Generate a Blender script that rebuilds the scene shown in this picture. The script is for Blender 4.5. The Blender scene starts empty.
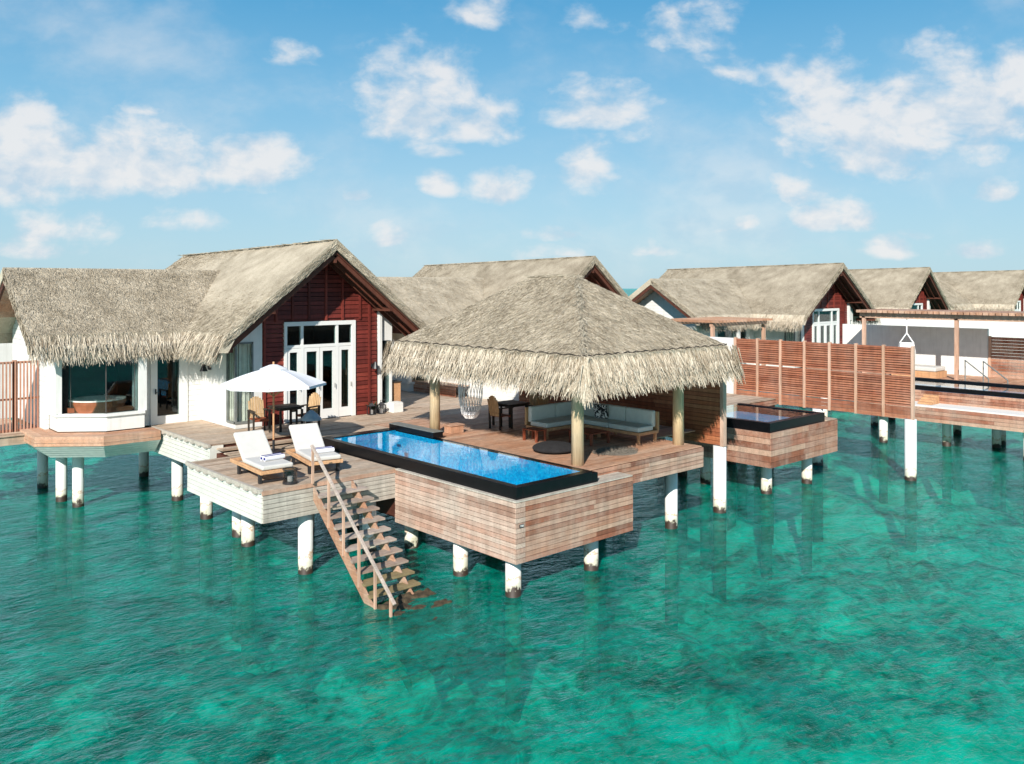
import bpy, math, random
import numpy as np
from mathutils import Vector, Matrix
R = math.radians
random.seed(7); rng = np.random.default_rng(11)
scene = bpy.context.scene
COL = scene.collection

# ------------------------------------------------------------------ camera, sky, sun, exposure
CU, SU = 0.67186, 0.74067          # camera forward = (CU, SU), right = (SU, -CU)
cd = bpy.data.cameras.new("camera"); cam = bpy.data.objects.new("camera", cd); COL.objects.link(cam)
cam.location = (0, 0, 7.0); cam.rotation_euler = (R(90), 0, -math.asin(CU))
cd.sensor_width = 36; cd.lens = 36 * 860 / 1024; cd.shift_y = -96 / 1024; cd.clip_end = 6000; cd.clip_start = 0.1
scene.camera = cam
scene.view_settings.view_transform = 'Standard'; scene.view_settings.look = 'None'
scene.view_settings.gamma = 1; scene.view_settings.exposure = 0.46
scene.view_settings.use_curve_mapping = False
SUN_EL = R(30.5); SUN_DIR = Vector((-0.814 * math.cos(SUN_EL), -0.585 * math.cos(SUN_EL), math.sin(SUN_EL)))
sl = bpy.data.lights.new("sun", 'SUN'); sl.energy = 5.0; sl.angle = R(0.5); sl.color = (1.0, 0.95, 0.88)
so = bpy.data.objects.new("sun", sl); COL.objects.link(so); so.location = (-40, -30, 50)
so.rotation_euler = SUN_DIR.to_track_quat('Z', 'Y').to_euler()

world = bpy.data.worlds.new("World"); scene.world = world; world.use_nodes = True
def make_world():
    nt = world.node_tree; nt.nodes.clear(); N = nt.nodes.new; L = nt.links.new
    def m(op, a, b=None, clamp=False):
        n = N('ShaderNodeMath'); n.operation = op; n.use_clamp = clamp
        for i, v in enumerate((a, b)):
            if v is None: continue
            if isinstance(v, (int, float)): n.inputs[i].default_value = v
            else: L(v, n.inputs[i])
        return n.outputs[0]
    out = N('ShaderNodeOutputWorld'); bg = N('ShaderNodeBackground')
    sky = N('ShaderNodeTexSky'); sky.sky_type = 'NISHITA'; sky.sun_disc = False
    sky.sun_elevation = SUN_EL; sky.sun_rotation = math.atan2(SUN_DIR.x, SUN_DIR.y)
    sky.air_density = 1.0; sky.dust_density = 0.6; sky.ozone_density = 1.5; sky.altitude = 0
    tc = N('ShaderNodeTexCoord')
    def dot(v):
        n = N('ShaderNodeVectorMath'); n.operation = 'DOT_PRODUCT'; L(tc.outputs['Generated'], n.inputs[0]); n.inputs[1].default_value = v
        return n.outputs['Value']
    dr, df, dz = dot((SU, -CU, 0)), dot((CU, SU, 0)), dot((0, 0, 1))
    dfm = m('MAXIMUM', df, 0.08)
    cx = N('ShaderNodeCombineXYZ'); L(m('DIVIDE', dr, dfm), cx.inputs[0]); L(m('DIVIDE', dz, dfm), cx.inputs[1])
    def noise(vec, scale, det, rough=0.55, off=(0, 0, 0)):
        mp = N('ShaderNodeMapping'); mp.inputs['Location'].default_value = off; mp.inputs['Scale'].default_value = (1, 1.5, 1); L(vec, mp.inputs[0])
        n = N('ShaderNodeTexNoise'); n.inputs['Scale'].default_value = scale; n.inputs['Detail'].default_value = det; n.inputs['Roughness'].default_value = rough
        L(mp.outputs[0], n.inputs['Vector']); return n
    w = noise(cx.outputs[0], 5, 4)
    ws = N('ShaderNodeVectorMath'); ws.operation = 'MULTIPLY_ADD'; L(w.outputs['Color'], ws.inputs[0]); ws.inputs[1].default_value = (.06, .03, 0); L(cx.outputs[0], ws.inputs[2])
    ws2 = N('ShaderNodeVectorMath'); ws2.operation = 'SUBTRACT'; L(ws.outputs[0], ws2.inputs[0]); ws2.inputs[1].default_value = (.03, .015, 0)
    P = ws2.outputs[0]
    blobs = [(30,152,75,42,1),(95,158,80,36,1),(160,160,80,32,1),(235,160,72,24,.95),(150,108,30,12,.4),(140,185,170,10,.5),
             (294,52,34,18,.55),(420,92,70,45,.9),(470,112,55,32,.8),(385,112,40,30,.7),
             (436,185,20,13,.75),(498,186,32,17,.95),(598,102,52,26,.8),(640,125,30,25,.45),(585,160,42,34,.55),
             (820,95,70,48,.75),(880,120,95,50,1),(960,95,80,45,.95),(1015,78,50,42,.9),(700,20,80,34,.42),(720,60,60,25,.35),
             (785,190,45,22,.6),(815,215,34,18,.85),(850,215,28,17,.85),(885,244,28,13,.75),(735,222,40,14,.5),
             (995,188,28,11,.8),(565,230,45,12,.6),(650,246,40,11,.5),(968,244,42,11,.6),(915,228,32,12,.45),
             (45,222,75,20,.6),(185,215,50,22,.4),(395,234,28,13,.65),(360,194,22,9,.5),(470,6,60,25,.5),(590,8,50,28,.35),(35,240,80,16,.5),(440,150,30,12,.4),(550,250,80,12,.35)]
    F = None
    for (px, py, rx, ry, s) in blobs:
        a = N('ShaderNodeVectorMath'); a.operation = 'SUBTRACT'; L(P, a.inputs[0]); a.inputs[1].default_value = ((px - 512) / 860, (286 - py - ry * .45) / 860, 0)
        b = N('ShaderNodeVectorMath'); b.operation = 'MULTIPLY'; L(a.outputs[0], b.inputs[0]); b.inputs[1].default_value = (860 / rx / 1.25, 860 / ry / 1.75, 0)
        b2 = N('ShaderNodeVectorMath'); b2.operation = 'MULTIPLY'; L(b.outputs[0], b2.inputs[0]); b2.inputs[1].default_value = (-1, -2.3, 0)
        b3 = N('ShaderNodeVectorMath'); b3.operation = 'MAXIMUM'; L(b.outputs[0], b3.inputs[0]); L(b2.outputs[0], b3.inputs[1]); b = b3
        c = N('ShaderNodeVectorMath'); c.operation = 'LENGTH'; L(b.outputs[0], c.inputs[0])
        v = m('SUBTRACT', s, m('POWER', c.outputs['Value'], 1.6))
        F = v if F is None else m('MAXIMUM', F, v)
    F = m('MAXIMUM', F, -1.2)
    n1 = noise(P, 15, 10, .56); n2 = noise(P, 15, 10, .56, (0.01, -0.04, 0))
    dens = m('ADD', F, m('MULTIPLY', m('SUBTRACT', n1.outputs['Fac'], .5), 2.7))
    ss = N('ShaderNodeMapRange'); ss.interpolation_type = 'SMOOTHSTEP'; L(dens, ss.inputs['Value']); ss.inputs['From Min'].default_value = -.12; ss.inputs['From Max'].default_value = .85; ss.inputs['To Max'].default_value = .84
    thin = noise(P, 3.5, 6, .6, (3.1, 1.7, 0))
    tr = N('ShaderNodeMapRange'); tr.interpolation_type = 'SMOOTHSTEP'; L(thin.outputs['Fac'], tr.inputs['Value']); tr.inputs['From Min'].default_value = .45; tr.inputs['From Max'].default_value = .75; tr.inputs['To Max'].default_value = .38
    mask = m('MAXIMUM', ss.outputs[0], tr.outputs[0])
    gate = N('ShaderNodeMapRange'); L(df, gate.inputs['Value']); gate.inputs['From Min'].default_value = .1; gate.inputs['From Max'].default_value = .3
    up = N('ShaderNodeMapRange'); L(dz, up.inputs['Value']); up.inputs['From Min'].default_value = -.01; up.inputs['From Max'].default_value = .03
    mask = m('MULTIPLY', m('MULTIPLY', mask, gate.outputs[0]), up.outputs[0])
    # cloud brightness: thicker and further from the lit edge = greyer
    dif = m('ADD', m('MULTIPLY_ADD', F, -.25, .78) if False else .62, m('MULTIPLY', m('SUBTRACT', n1.outputs['Fac'], n2.outputs['Fac']), 4.0), clamp=True)
    cr = N('ShaderNodeMixRGB'); L(dif, cr.inputs[0]); cr.inputs[1].default_value = (5.0, 5.9, 6.8, 1); cr.inputs[2].default_value = (7.6, 7.45, 7.4, 1)
    # sky tint towards the photo's saturated blue
    tint = N('ShaderNodeMixRGB'); tint.blend_type = 'MULTIPLY'; tint.inputs[0].default_value = 1; L(sky.outputs[0], tint.inputs[1]); tint.inputs[2].default_value = (.82, 1.0, 1.1, 1)
    gr = N('ShaderNodeValToRGB'); L(dz, gr.inputs[0]); e = gr.color_ramp.elements
    e[0].position = 0; e[0].color = (.50, .72, .84, 1); e[1].position = 1; e[1].color = (.03, .16, .42, 1)
    for p_, c_ in [(.10, (.40, .66, .83, 1)), (.2, (.23, .54, .79, 1)), (.31, (.095, .40, .70, 1)), (.5, (.045, .25, .5, 1))]:
        x = e.new(p_); x.color = c_
    gs = N('ShaderNodeVectorMath'); gs.operation = 'SCALE'; L(gr.outputs[0], gs.inputs[0]); gs.inputs['Scale'].default_value = 8.3
    gm = N('ShaderNodeMixRGB'); gm.inputs[0].default_value = .85; L(tint.outputs[0], gm.inputs[1]); L(gs.outputs[0], gm.inputs[2]); tint = gm
    mx = N('ShaderNodeMixRGB'); L(mask, mx.inputs[0]); L(tint.outputs[0], mx.inputs[1]); L(cr.outputs[0], mx.inputs[2])
    L(mx.outputs[0], bg.inputs[0]); bg.inputs[1].default_value = 0.085
    L(bg.outputs[0], out.inputs[0])
make_world()

# ------------------------------------------------------------------ materials
MATS = {}
def newmat(name):
    m = bpy.data.materials.new(name); m.use_nodes = True; nt = m.node_tree
    return m, nt, nt.nodes['Principled BSDF']
def plain(name, col, rough=.6, spec=.4, metal=0, var=.12, nscale=6, bump=0, bscale=40):
    m, nt, b = newmat(name); N = nt.nodes.new; L = nt.links.new
    tc = N('ShaderNodeTexCoord'); n = N('ShaderNodeTexNoise'); n.inputs['Scale'].default_value = nscale; n.inputs['Detail'].default_value = 6
    L(tc.outputs['Object'], n.inputs['Vector'])
    mr = N('ShaderNodeMapRange'); L(n.outputs['Fac'], mr.inputs['Value']); mr.inputs['From Min'].default_value = .3; mr.inputs['From Max'].default_value = .7
    mr.inputs['To Min'].default_value = 1 - var; mr.inputs['To Max'].default_value = 1 + var
    mu = N('ShaderNodeVectorMath'); mu.operation = 'SCALE'; mu.inputs[0].default_value = col; L(mr.outputs[0], mu.inputs['Scale'])
    L(mu.outputs[0], b.inputs['Base Color']); b.inputs['Roughness'].default_value = rough; b.inputs['Specular IOR Level'].default_value = spec; b.inputs['Metallic'].default_value = metal
    if bump:
        n2 = N('ShaderNodeTexNoise'); n2.inputs['Scale'].default_value = bscale; n2.inputs['Detail'].default_value = 4; L(tc.outputs['Object'], n2.inputs['Vector'])
        bp = N('ShaderNodeBump'); bp.inputs['Strength'].default_value = bump; bp.inputs['Distance'].default_value = .02; L(n2.outputs['Fac'], bp.inputs['Height']); L(bp.outputs[0], b.inputs['Normal'])
    MATS[name] = m; return m
def wood(name, cols, axis=0, rough=.65, grey=(.42, .39, .34), greyamt=.35, spec=.25, gscale=1.3):
    """boards carry a random number each (attribute rnd); cols is the ramp of board colours"""
    m, nt, b = newmat(name); N = nt.nodes.new; L = nt.links.new
    at = N('ShaderNodeAttribute'); at.attribute_name = 'rnd'
    ramp = N('ShaderNodeValToRGB'); e = ramp.color_ramp.elements
    while len(e) < len(cols): e.new(.5)
    for i, c in enumerate(cols): e[i].position = i / (len(cols) - 1); e[i].color = (*c, 1)
    L(at.outputs['Fac'], ramp.inputs[0])
    tc = N('ShaderNodeTexCoord'); mp = N('ShaderNodeMapping'); L(tc.outputs['Object'], mp.inputs[0])
    sc = [22, 22, 22]; sc[axis] = 1.2; mp.inputs['Scale'].default_value = sc
    g = N('ShaderNodeTexNoise'); g.inputs['Scale'].default_value = gscale; g.inputs['Detail'].default_value = 6; g.inputs['Roughness'].default_value = .65; L(mp.outputs[0], g.inputs['Vector'])
    gm = N('ShaderNodeMapRange'); L(g.outputs['Fac'], gm.inputs['Value']); gm.inputs['From Min'].default_value = .3; gm.inputs['From Max'].default_value = .7; gm.inputs['To Min'].default_value = .72; gm.inputs['To Max'].default_value = 1.22
    w = N('ShaderNodeTexNoise'); w.inputs['Scale'].default_value = .9; w.inputs['Detail'].default_value = 7; w.inputs['Roughness'].default_value = .7; L(tc.outputs['Object'], w.inputs['Vector'])
    wm = N('ShaderNodeMapRange'); L(w.outputs['Fac'], wm.inputs['Value']); wm.inputs['From Min'].default_value = .42; wm.inputs['From Max'].default_value = .68; wm.inputs['To Max'].default_value = greyamt
    mx = N('ShaderNodeMixRGB'); L(wm.outputs[0], mx.inputs[0]); L(ramp.outputs[0], mx.inputs[1]); mx.inputs[2].default_value = (*grey, 1)
    mu = N('ShaderNodeVectorMath'); mu.operation = 'SCALE'; L(mx.outputs[0], mu.inputs[0]); L(gm.outputs[0], mu.inputs['Scale'])
    st = N('ShaderNodeMapping'); st.inputs['Scale'].default_value = (4.5, 4.5, .7); L(tc.outputs['Object'], st.inputs[0])
    sn = N('ShaderNodeTexNoise'); sn.inputs['Scale'].default_value = 1.2; sn.inputs['Detail'].default_value = 8; sn.inputs['Roughness'].default_value = .72; L(st.outputs[0], sn.inputs['Vector'])
    sm = N('ShaderNodeMapRange'); L(sn.outputs['Fac'], sm.inputs['Value']); sm.inputs['From Min'].default_value = .36; sm.inputs['From Max'].default_value = .6; sm.inputs['To Min'].default_value = .8; sm.inputs['To Max'].default_value = 1.1
    m2 = N('ShaderNodeVectorMath'); m2.operation = 'SCALE'; L(mu.outputs[0], m2.inputs[0]); L(sm.outputs[0], m2.inputs['Scale']); mu = m2
    L(mu.outputs[0], b.inputs['Base Color']); b.inputs['Roughness'].default_value = rough; b.inputs['Specular IOR Level'].default_value = spec
    bp = N('ShaderNodeBump'); bp.inputs['Strength'].default_value = .35; bp.inputs['Distance'].default_value = .01; L(g.outputs['Fac'], bp.inputs['Height']); L(bp.outputs[0], b.inputs['Normal'])
    MATS[name] = m; return m
def thatch(name, lo, mid, hi, rough=.95):
    m, nt, b = newmat(name); N = nt.nodes.new; L = nt.links.new
    at = N('ShaderNodeAttribute'); at.attribute_name = 'rnd'
    tc = N('ShaderNodeTexCoord')
    n = N('ShaderNodeTexNoise'); n.inputs['Scale'].default_value = 1.1; n.inputs['Detail'].default_value = 8; n.inputs['Roughness'].default_value = .7; L(tc.outputs['Object'], n.inputs['Vector'])
    f = N('ShaderNodeTexNoise'); f.inputs['Scale'].default_value = 24; f.inputs['Detail'].default_value = 5; L(tc.outputs['Object'], f.inputs['Vector'])
    a1 = N('ShaderNodeMath'); a1.operation = 'MULTIPLY_ADD'; L(at.outputs['Fac'], a1.inputs[0]); a1.inputs[1].default_value = .5; L(n.outputs['Fac'], a1.inputs[2])
    a2 = N('ShaderNodeMath'); a2.operation = 'MULTIPLY_ADD'; L(f.outputs['Fac'], a2.inputs[0]); a2.inputs[1].default_value = .5; L(a1.outputs[0], a2.inputs[2])
    mr = N('ShaderNodeMapRange'); L(a2.outputs[0], mr.inputs['Value']); mr.inputs['From Min'].default_value = .62; mr.inputs['From Max'].default_value = 1.5
    ramp = N('ShaderNodeValToRGB'); e = ramp.color_ramp.elements; e[0].color = (*lo, 1); e[1].color = (*hi, 1); x = e.new(.5); x.color = (*mid, 1)
    L(mr.outputs[0], ramp.inputs[0]); L(ramp.outputs[0], b.inputs['Base Color']); b.inputs['Roughness'].default_value = rough; b.inputs['Specular IOR Level'].default_value = .1
    bp = N('ShaderNodeBump'); bp.inputs['Strength'].default_value = .8; bp.inputs['Distance'].default_value = .05; L(f.outputs['Fac'], bp.inputs['Height']); L(bp.outputs[0], b.inputs['Normal'])
    MATS[name] = m; return m
def schlick(nt, normal=None, f0=.02, power=5.0):
    N = nt.nodes.new; L = nt.links.new; g = N('ShaderNodeNewGeometry'); d = N('ShaderNodeVectorMath'); d.operation = 'DOT_PRODUCT'
    L(normal if normal else g.outputs['Normal'], d.inputs[0]); L(g.outputs['Incoming'], d.inputs[1])
    def m(op, a, b=None):
        n = N('ShaderNodeMath'); n.operation = op
        for i, v in enumerate((a, b)):
            if v is None: continue
            if isinstance(v, (int, float)): n.inputs[i].default_value = v
            else: L(v, n.inputs[i])
        return n.outputs[0]
    x = m('POWER', m('SUBTRACT', 1.0, m('MINIMUM', m('ABSOLUTE', d.outputs['Value']), 1.0)), power)
    return m('ADD', f0, m('MULTIPLY', x, 1 - f0))
def glassy(name, tint, gloss=(1, 1, 1), ior=1.5, rough=.02, bump=None, diffuse=None, damt=0):
    m, nt, b = newmat(name); nt.nodes.remove(b); N = nt.nodes.new; L = nt.links.new
    out = [n for n in nt.nodes if n.type == 'OUTPUT_MATERIAL'][0]
    tr = N('ShaderNodeBsdfTransparent'); tr.inputs[0].default_value = (*tint, 1)
    gl = N('ShaderNodeBsdfGlossy'); gl.inputs['Roughness'].default_value = rough; gl.inputs[0].default_value = (*gloss, 1)
    mx = N('ShaderNodeMixShader'); L(tr.outputs[0], mx.inputs[1]); L(gl.outputs[0], mx.inputs[2]); L(mx.outputs[0], out.inputs[0])
    if bump:
        tc = N('ShaderNodeTexCoord'); n = N('ShaderNodeTexNoise'); n.inputs['Scale'].default_value = bump[0]; n.inputs['Detail'].default_value = 3; L(tc.outputs['Object'], n.inputs['Vector'])
        bp = N('ShaderNodeBump'); bp.inputs['Strength'].default_value = bump[1]; bp.inputs['Distance'].default_value = .05; L(n.outputs['Fac'], bp.inputs['Height'])
        L(bp.outputs[0], gl.inputs['Normal'])
    L(schlick(nt, None if not bump else bp.outputs[0], ((ior - 1) / (ior + 1)) ** 2), mx.inputs[0])
    MATS[name] = m; return m

thatch('thatch', (.22, .18, .125), (.49, .42, .315), (.69, .61, .48))
thatch('thatch_fringe', (.21, .155, .10), (.55, .47, .36), (.78, .70, .57))
wood('deck_wood', [(.27, .18, .12), (.52, .38, .27), (.42, .32, .23), (.56, .43, .32)], 0, greyamt=.5, grey=(.48, .42, .34))
wood('pavilion_wood', [(.33, .16, .09), (.52, .28, .17), (.44, .24, .15), (.58, .37, .25)], 0, greyamt=.5, grey=(.45, .35, .27))
wood('fascia_pale', [(.30, .17, .12), (.45, .30, .23), (.52, .39, .31), (.43, .24, .17)], 1, greyamt=.6, grey=(.50, .44, .37))
wood('fascia_red', [(.18, .065, .038), (.38, .17, .10), (.48, .31, .22), (.33, .13, .08), (.27, .10, .055)], 0, greyamt=.55, grey=(.46, .36, .29))
wood('fascia_grey', [(.36, .31, .26), (.48, .43, .36), (.42, .36, .30)], 0, greyamt=.5, grey=(.5, .46, .4))
wood('fascia_edge', [(.42, .24, .16), (.5, .3, .2)], 0, greyamt=.4)
wood('screen_wood', [(.27, .075, .03), (.38, .13, .055), (.33, .11, .05), (.42, .17, .08)], 1, greyamt=.12, grey=(.4, .25, .17))
wood('louver_wood', [(.22, .07, .035), (.36, .14, .075), (.29, .10, .055)], 1, greyamt=.25, grey=(.42, .3, .23))
wood('louver_post', [(.50, .29, .19), (.56, .36, .26)], 2, greyamt=.2)
wood('fence_wood', [(.36, .15, .09), (.48, .24, .16), (.42, .2, .13)], 2, greyamt=.2)
wood('red_boards', [(.10, .02, .015), (.17, .03, .022), (.21, .042, .028)], 0, greyamt=.1, grey=(.2, .03, .02), rough=.5)
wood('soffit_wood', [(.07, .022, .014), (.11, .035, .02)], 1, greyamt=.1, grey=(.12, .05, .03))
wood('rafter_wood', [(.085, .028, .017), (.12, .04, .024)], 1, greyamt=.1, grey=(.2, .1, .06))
wood('post_wood', [(.54, .38, .21), (.60, .45, .27)], 2, greyamt=.3, grey=(.55, .48, .36), gscale=.8)
wood('teak', [(.52, .27, .13), (.58, .33, .17)], 1, greyamt=.1)
wood('tread_wood', [(.34, .25, .19), (.44, .35, .29), (.29, .20, .15)], 0, greyamt=.5, grey=(.46, .41, .35))
wood('tread_wet', [(.24, .18, .09), (.30, .22, .12)], 0, greyamt=.5, grey=(.2, .17, .09))
wood('stair_red', [(.34, .17, .10), (.38, .2, .12)], 1, greyamt=.8, grey=(.48, .38, .29))
wood('dark_furniture', [(.035, .028, .022), (.05, .04, .03)], 2, greyamt=.1, grey=(.06, .05, .04))
wood('red_furniture', [(.22, .05, .02), (.3, .08, .035)], 0, greyamt=.05)
wood('slat_tan', [(.40, .25, .12), (.5, .33, .17)], 2, greyamt=.1)
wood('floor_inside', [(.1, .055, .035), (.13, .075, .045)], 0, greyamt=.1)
plain('white_paint', (.71, .70, .66), .5, var=.06, nscale=2.5)
def streaked_white():
    m = MATS['white_paint']; nt = m.node_tree; N = nt.nodes.new; L = nt.links.new; b = nt.nodes['Principled BSDF']
    src = b.inputs['Base Color'].links[0].from_socket
    tc = N('ShaderNodeTexCoord'); mp = N('ShaderNodeMapping'); mp.inputs['Scale'].default_value = (5, 5, .5); L(tc.outputs['Object'], mp.inputs[0])
    n = N('ShaderNodeTexNoise'); n.inputs['Scale'].default_value = 1.4; n.inputs['Detail'].default_value = 7; n.inputs['Roughness'].default_value = .7; L(mp.outputs[0], n.inputs['Vector'])
    mr = N('ShaderNodeMapRange'); L(n.outputs['Fac'], mr.inputs['Value']); mr.inputs['From Min'].default_value = .5; mr.inputs['From Max'].default_value = .8; mr.inputs['To Max'].default_value = .4
    mx = N('ShaderNodeMixRGB'); L(mr.outputs[0], mx.inputs[0]); L(src, mx.inputs[1]); mx.inputs[2].default_value = (.42, .40, .34, 1); L(mx.outputs[0], b.inputs['Base Color'])
streaked_white()
plain('white_frame', (.74, .73, .69), .35, var=.02)
plain('white_fascia', (.62, .60, .54), .6, var=.09, nscale=3, bump=.1)
plain('bay_skirt', (.72, .73, .66), .6, var=.08)
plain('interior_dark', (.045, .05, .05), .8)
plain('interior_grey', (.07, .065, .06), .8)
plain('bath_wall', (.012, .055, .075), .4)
plain('curtain', (.78, .79, .72), .9, var=.1)
glassy('clear_glass', (.90, .92, .90), ior=1.3)
plain('black_stone', (.004, .004, .005), .35, .3, var=.3)
plain('grey_stone', (.17, .18, .17), .5, var=.2)
plain('canvas', (.70, .70, .71), .9, var=.03)
plain('cushion_white', (.56, .535, .49), .95, var=.04, bump=.15, bscale=60)
plain('cushion_sage', (.56, .61, .57), .95, var=.05, bump=.15, bscale=60)
plain('towel_white', (.70, .70, .72), .95, var=.03, bump=.4, bscale=120)
plain('towel_blue', (.02, .02, .16), .95)
plain('dark_metal', (.02, .02, .022), .4, .5)
plain('dark_fabric', (.016, .015, .016), .95, var=.3, bump=.3)
plain('rug_grey', (.24, .21, .17), 1, var=.35, nscale=30, bump=1, bscale=90)
plain('copper', (.30, .10, .045), .3, .5, metal=.1, var=.15)
plain('tub_white', (.75, .70, .64), .3)
plain('candle', (.78, .74, .68), .6)
plain('rope_white', (.88, .87, .84), .8)
plain('chrome', (.6, .6, .6), .25, metal=1)
plain('lantern_hood', (.28, .35, .38), .45, .5, var=.2)
plain('green_shade', (.20, .27, .26), .7, var=.08)
plain('white_gravel', (.72, .69, .63), .9, var=.15, nscale=25)
plain('mud_brown', (.06, .042, .022), .9, var=.5, nscale=8, bump=1, bscale=14)
plain('orange_cushion', (.62, .25, .07), .9)
plain('plate_black', (.02, .02, .02), .5)
plain('plant_leaf', (.03, .05, .02), .8)
glassy('window_glass', (.66, .74, .74), ior=1.5)
glassy('lantern_glass', (.75, .75, .75), ior=1.45)
glassy('pool_water', (.28, .86, .93), ior=1.33, rough=.02, bump=(3, .05))

def pile_mat():
    m, nt, b = newmat('pile_paint'); N = nt.nodes.new; L = nt.links.new
    g = N('ShaderNodeNewGeometry'); sx = N('ShaderNodeSeparateXYZ'); L(g.outputs['Position'], sx.inputs[0])
    n = N('ShaderNodeTexNoise'); n.inputs['Scale'].default_value = 3; n.inputs['Detail'].default_value = 6; n.inputs['Roughness'].default_value = .7; L(g.outputs['Position'], n.inputs['Vector'])
    a = N('ShaderNodeMath'); a.operation = 'MULTIPLY_ADD'; L(n.outputs['Fac'], a.inputs[0]); a.inputs[1].default_value = .8; L(sx.outputs[2], a.inputs[2])
    ramp = N('ShaderNodeValToRGB'); mr = N('ShaderNodeMapRange'); L(a.outputs[0], mr.inputs['Value']); mr.inputs['From Max'].default_value = 2.0
    L(mr.outputs[0], ramp.inputs[0]); e = ramp.color_ramp.elements
    e[0].position = 0; e[0].color = (.13, .16, .11, 1); e[1].position = 1; e[1].color = (.70, .71, .68, 1)
    for p, c in [(.08, (.11, .12, .08, 1)), (.13, (.035, .02, .012, 1)), (.27, (.035, .02, .012, 1)), (.30, (.50, .48, .36, 1)), (.40, (.66, .64, .56, 1)), (.42, (.45, .24, .10, 1)), (.435, (.70, .69, .63, 1)), (.6, (.72, .73, .70, 1))]:
        x = e.new(p); x.color = c
    L(ramp.outputs[0], b.inputs['Base Color']); b.inputs['Roughness'].default_value = .6
    MATS['pile_paint'] = m
pile_mat()
def mosaic_mat():
    m, nt, b = newmat('pool_mosaic'); N = nt.nodes.new; L = nt.links.new
    tc = N('ShaderNodeTexCoord'); v = N('ShaderNodeTexVoronoi'); v.inputs['Scale'].default_value = 22; v.distance = 'CHEBYCHEV'; v.inputs['Randomness'].default_value = .25; L(tc.outputs['Object'], v.inputs['Vector'])
    s = N('ShaderNodeSeparateColor'); L(v.outputs['Color'], s.inputs[0])
    r = N('ShaderNodeValToRGB'); e = r.color_ramp.elements; e[0].color = (.0, .28, .52, 1); e[1].color = (.05, .54, .76, 1); x = e.new(.5); x.color = (.008, .40, .64, 1)
    L(s.outputs[0], r.inputs[0]); L(r.outputs[0], b.inputs['Base Color']); b.inputs['Roughness'].default_value = .3
    MATS['pool_mosaic'] = m
mosaic_mat()
def pillow_mat():
    m, nt, b = newmat('pillow_pattern'); N = nt.nodes.new; L = nt.links.new
    tc = N('ShaderNodeTexCoord'); v = N('ShaderNodeTexNoise'); v.inputs['Scale'].default_value = 9; v.inputs['Distortion'].default_value = 1.5; L(tc.outputs['Object'], v.inputs['Vector'])
    r = N('ShaderNodeValToRGB'); r.color_ramp.interpolation = 'CONSTANT'; e = r.color_ramp.elements; e[0].color = (.01, .01, .012, 1); e[1].position = .52; e[1].color = (.75, .74, .7, 1)
    L(v.outputs['Fac'], r.inputs[0]); L(r.outputs[0], b.inputs['Base Color']); b.inputs['Roughness'].default_value = .9
    MATS['pillow_pattern'] = m
pillow_mat()
REEFS_AND_SHADE = [(12, 36, 18, 9, 75, .6), (6, 33, 7, 4, 0, .25), (8.3, 17.0, 5.5, .7, 120, .14), (3.6, 12.6, 3.0, .45, 125, .16), (17.6, 11.0, 3.2, 2.2, 30, .15), (20.5, 14, 6, 4, 0, .14), (7.8, 9.9, 1.6, .8, 0, .12), (16, 6.2, 2.5, 1.3, -40, .10), (15.5, 20, 6, 4, 0, .25), (12, 14, 2.5, 1.4, 30, .16), (28, 6, 8, 2, -30, .07)]  # dark seabed patches; those below villa and decks paint in building shade
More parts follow.
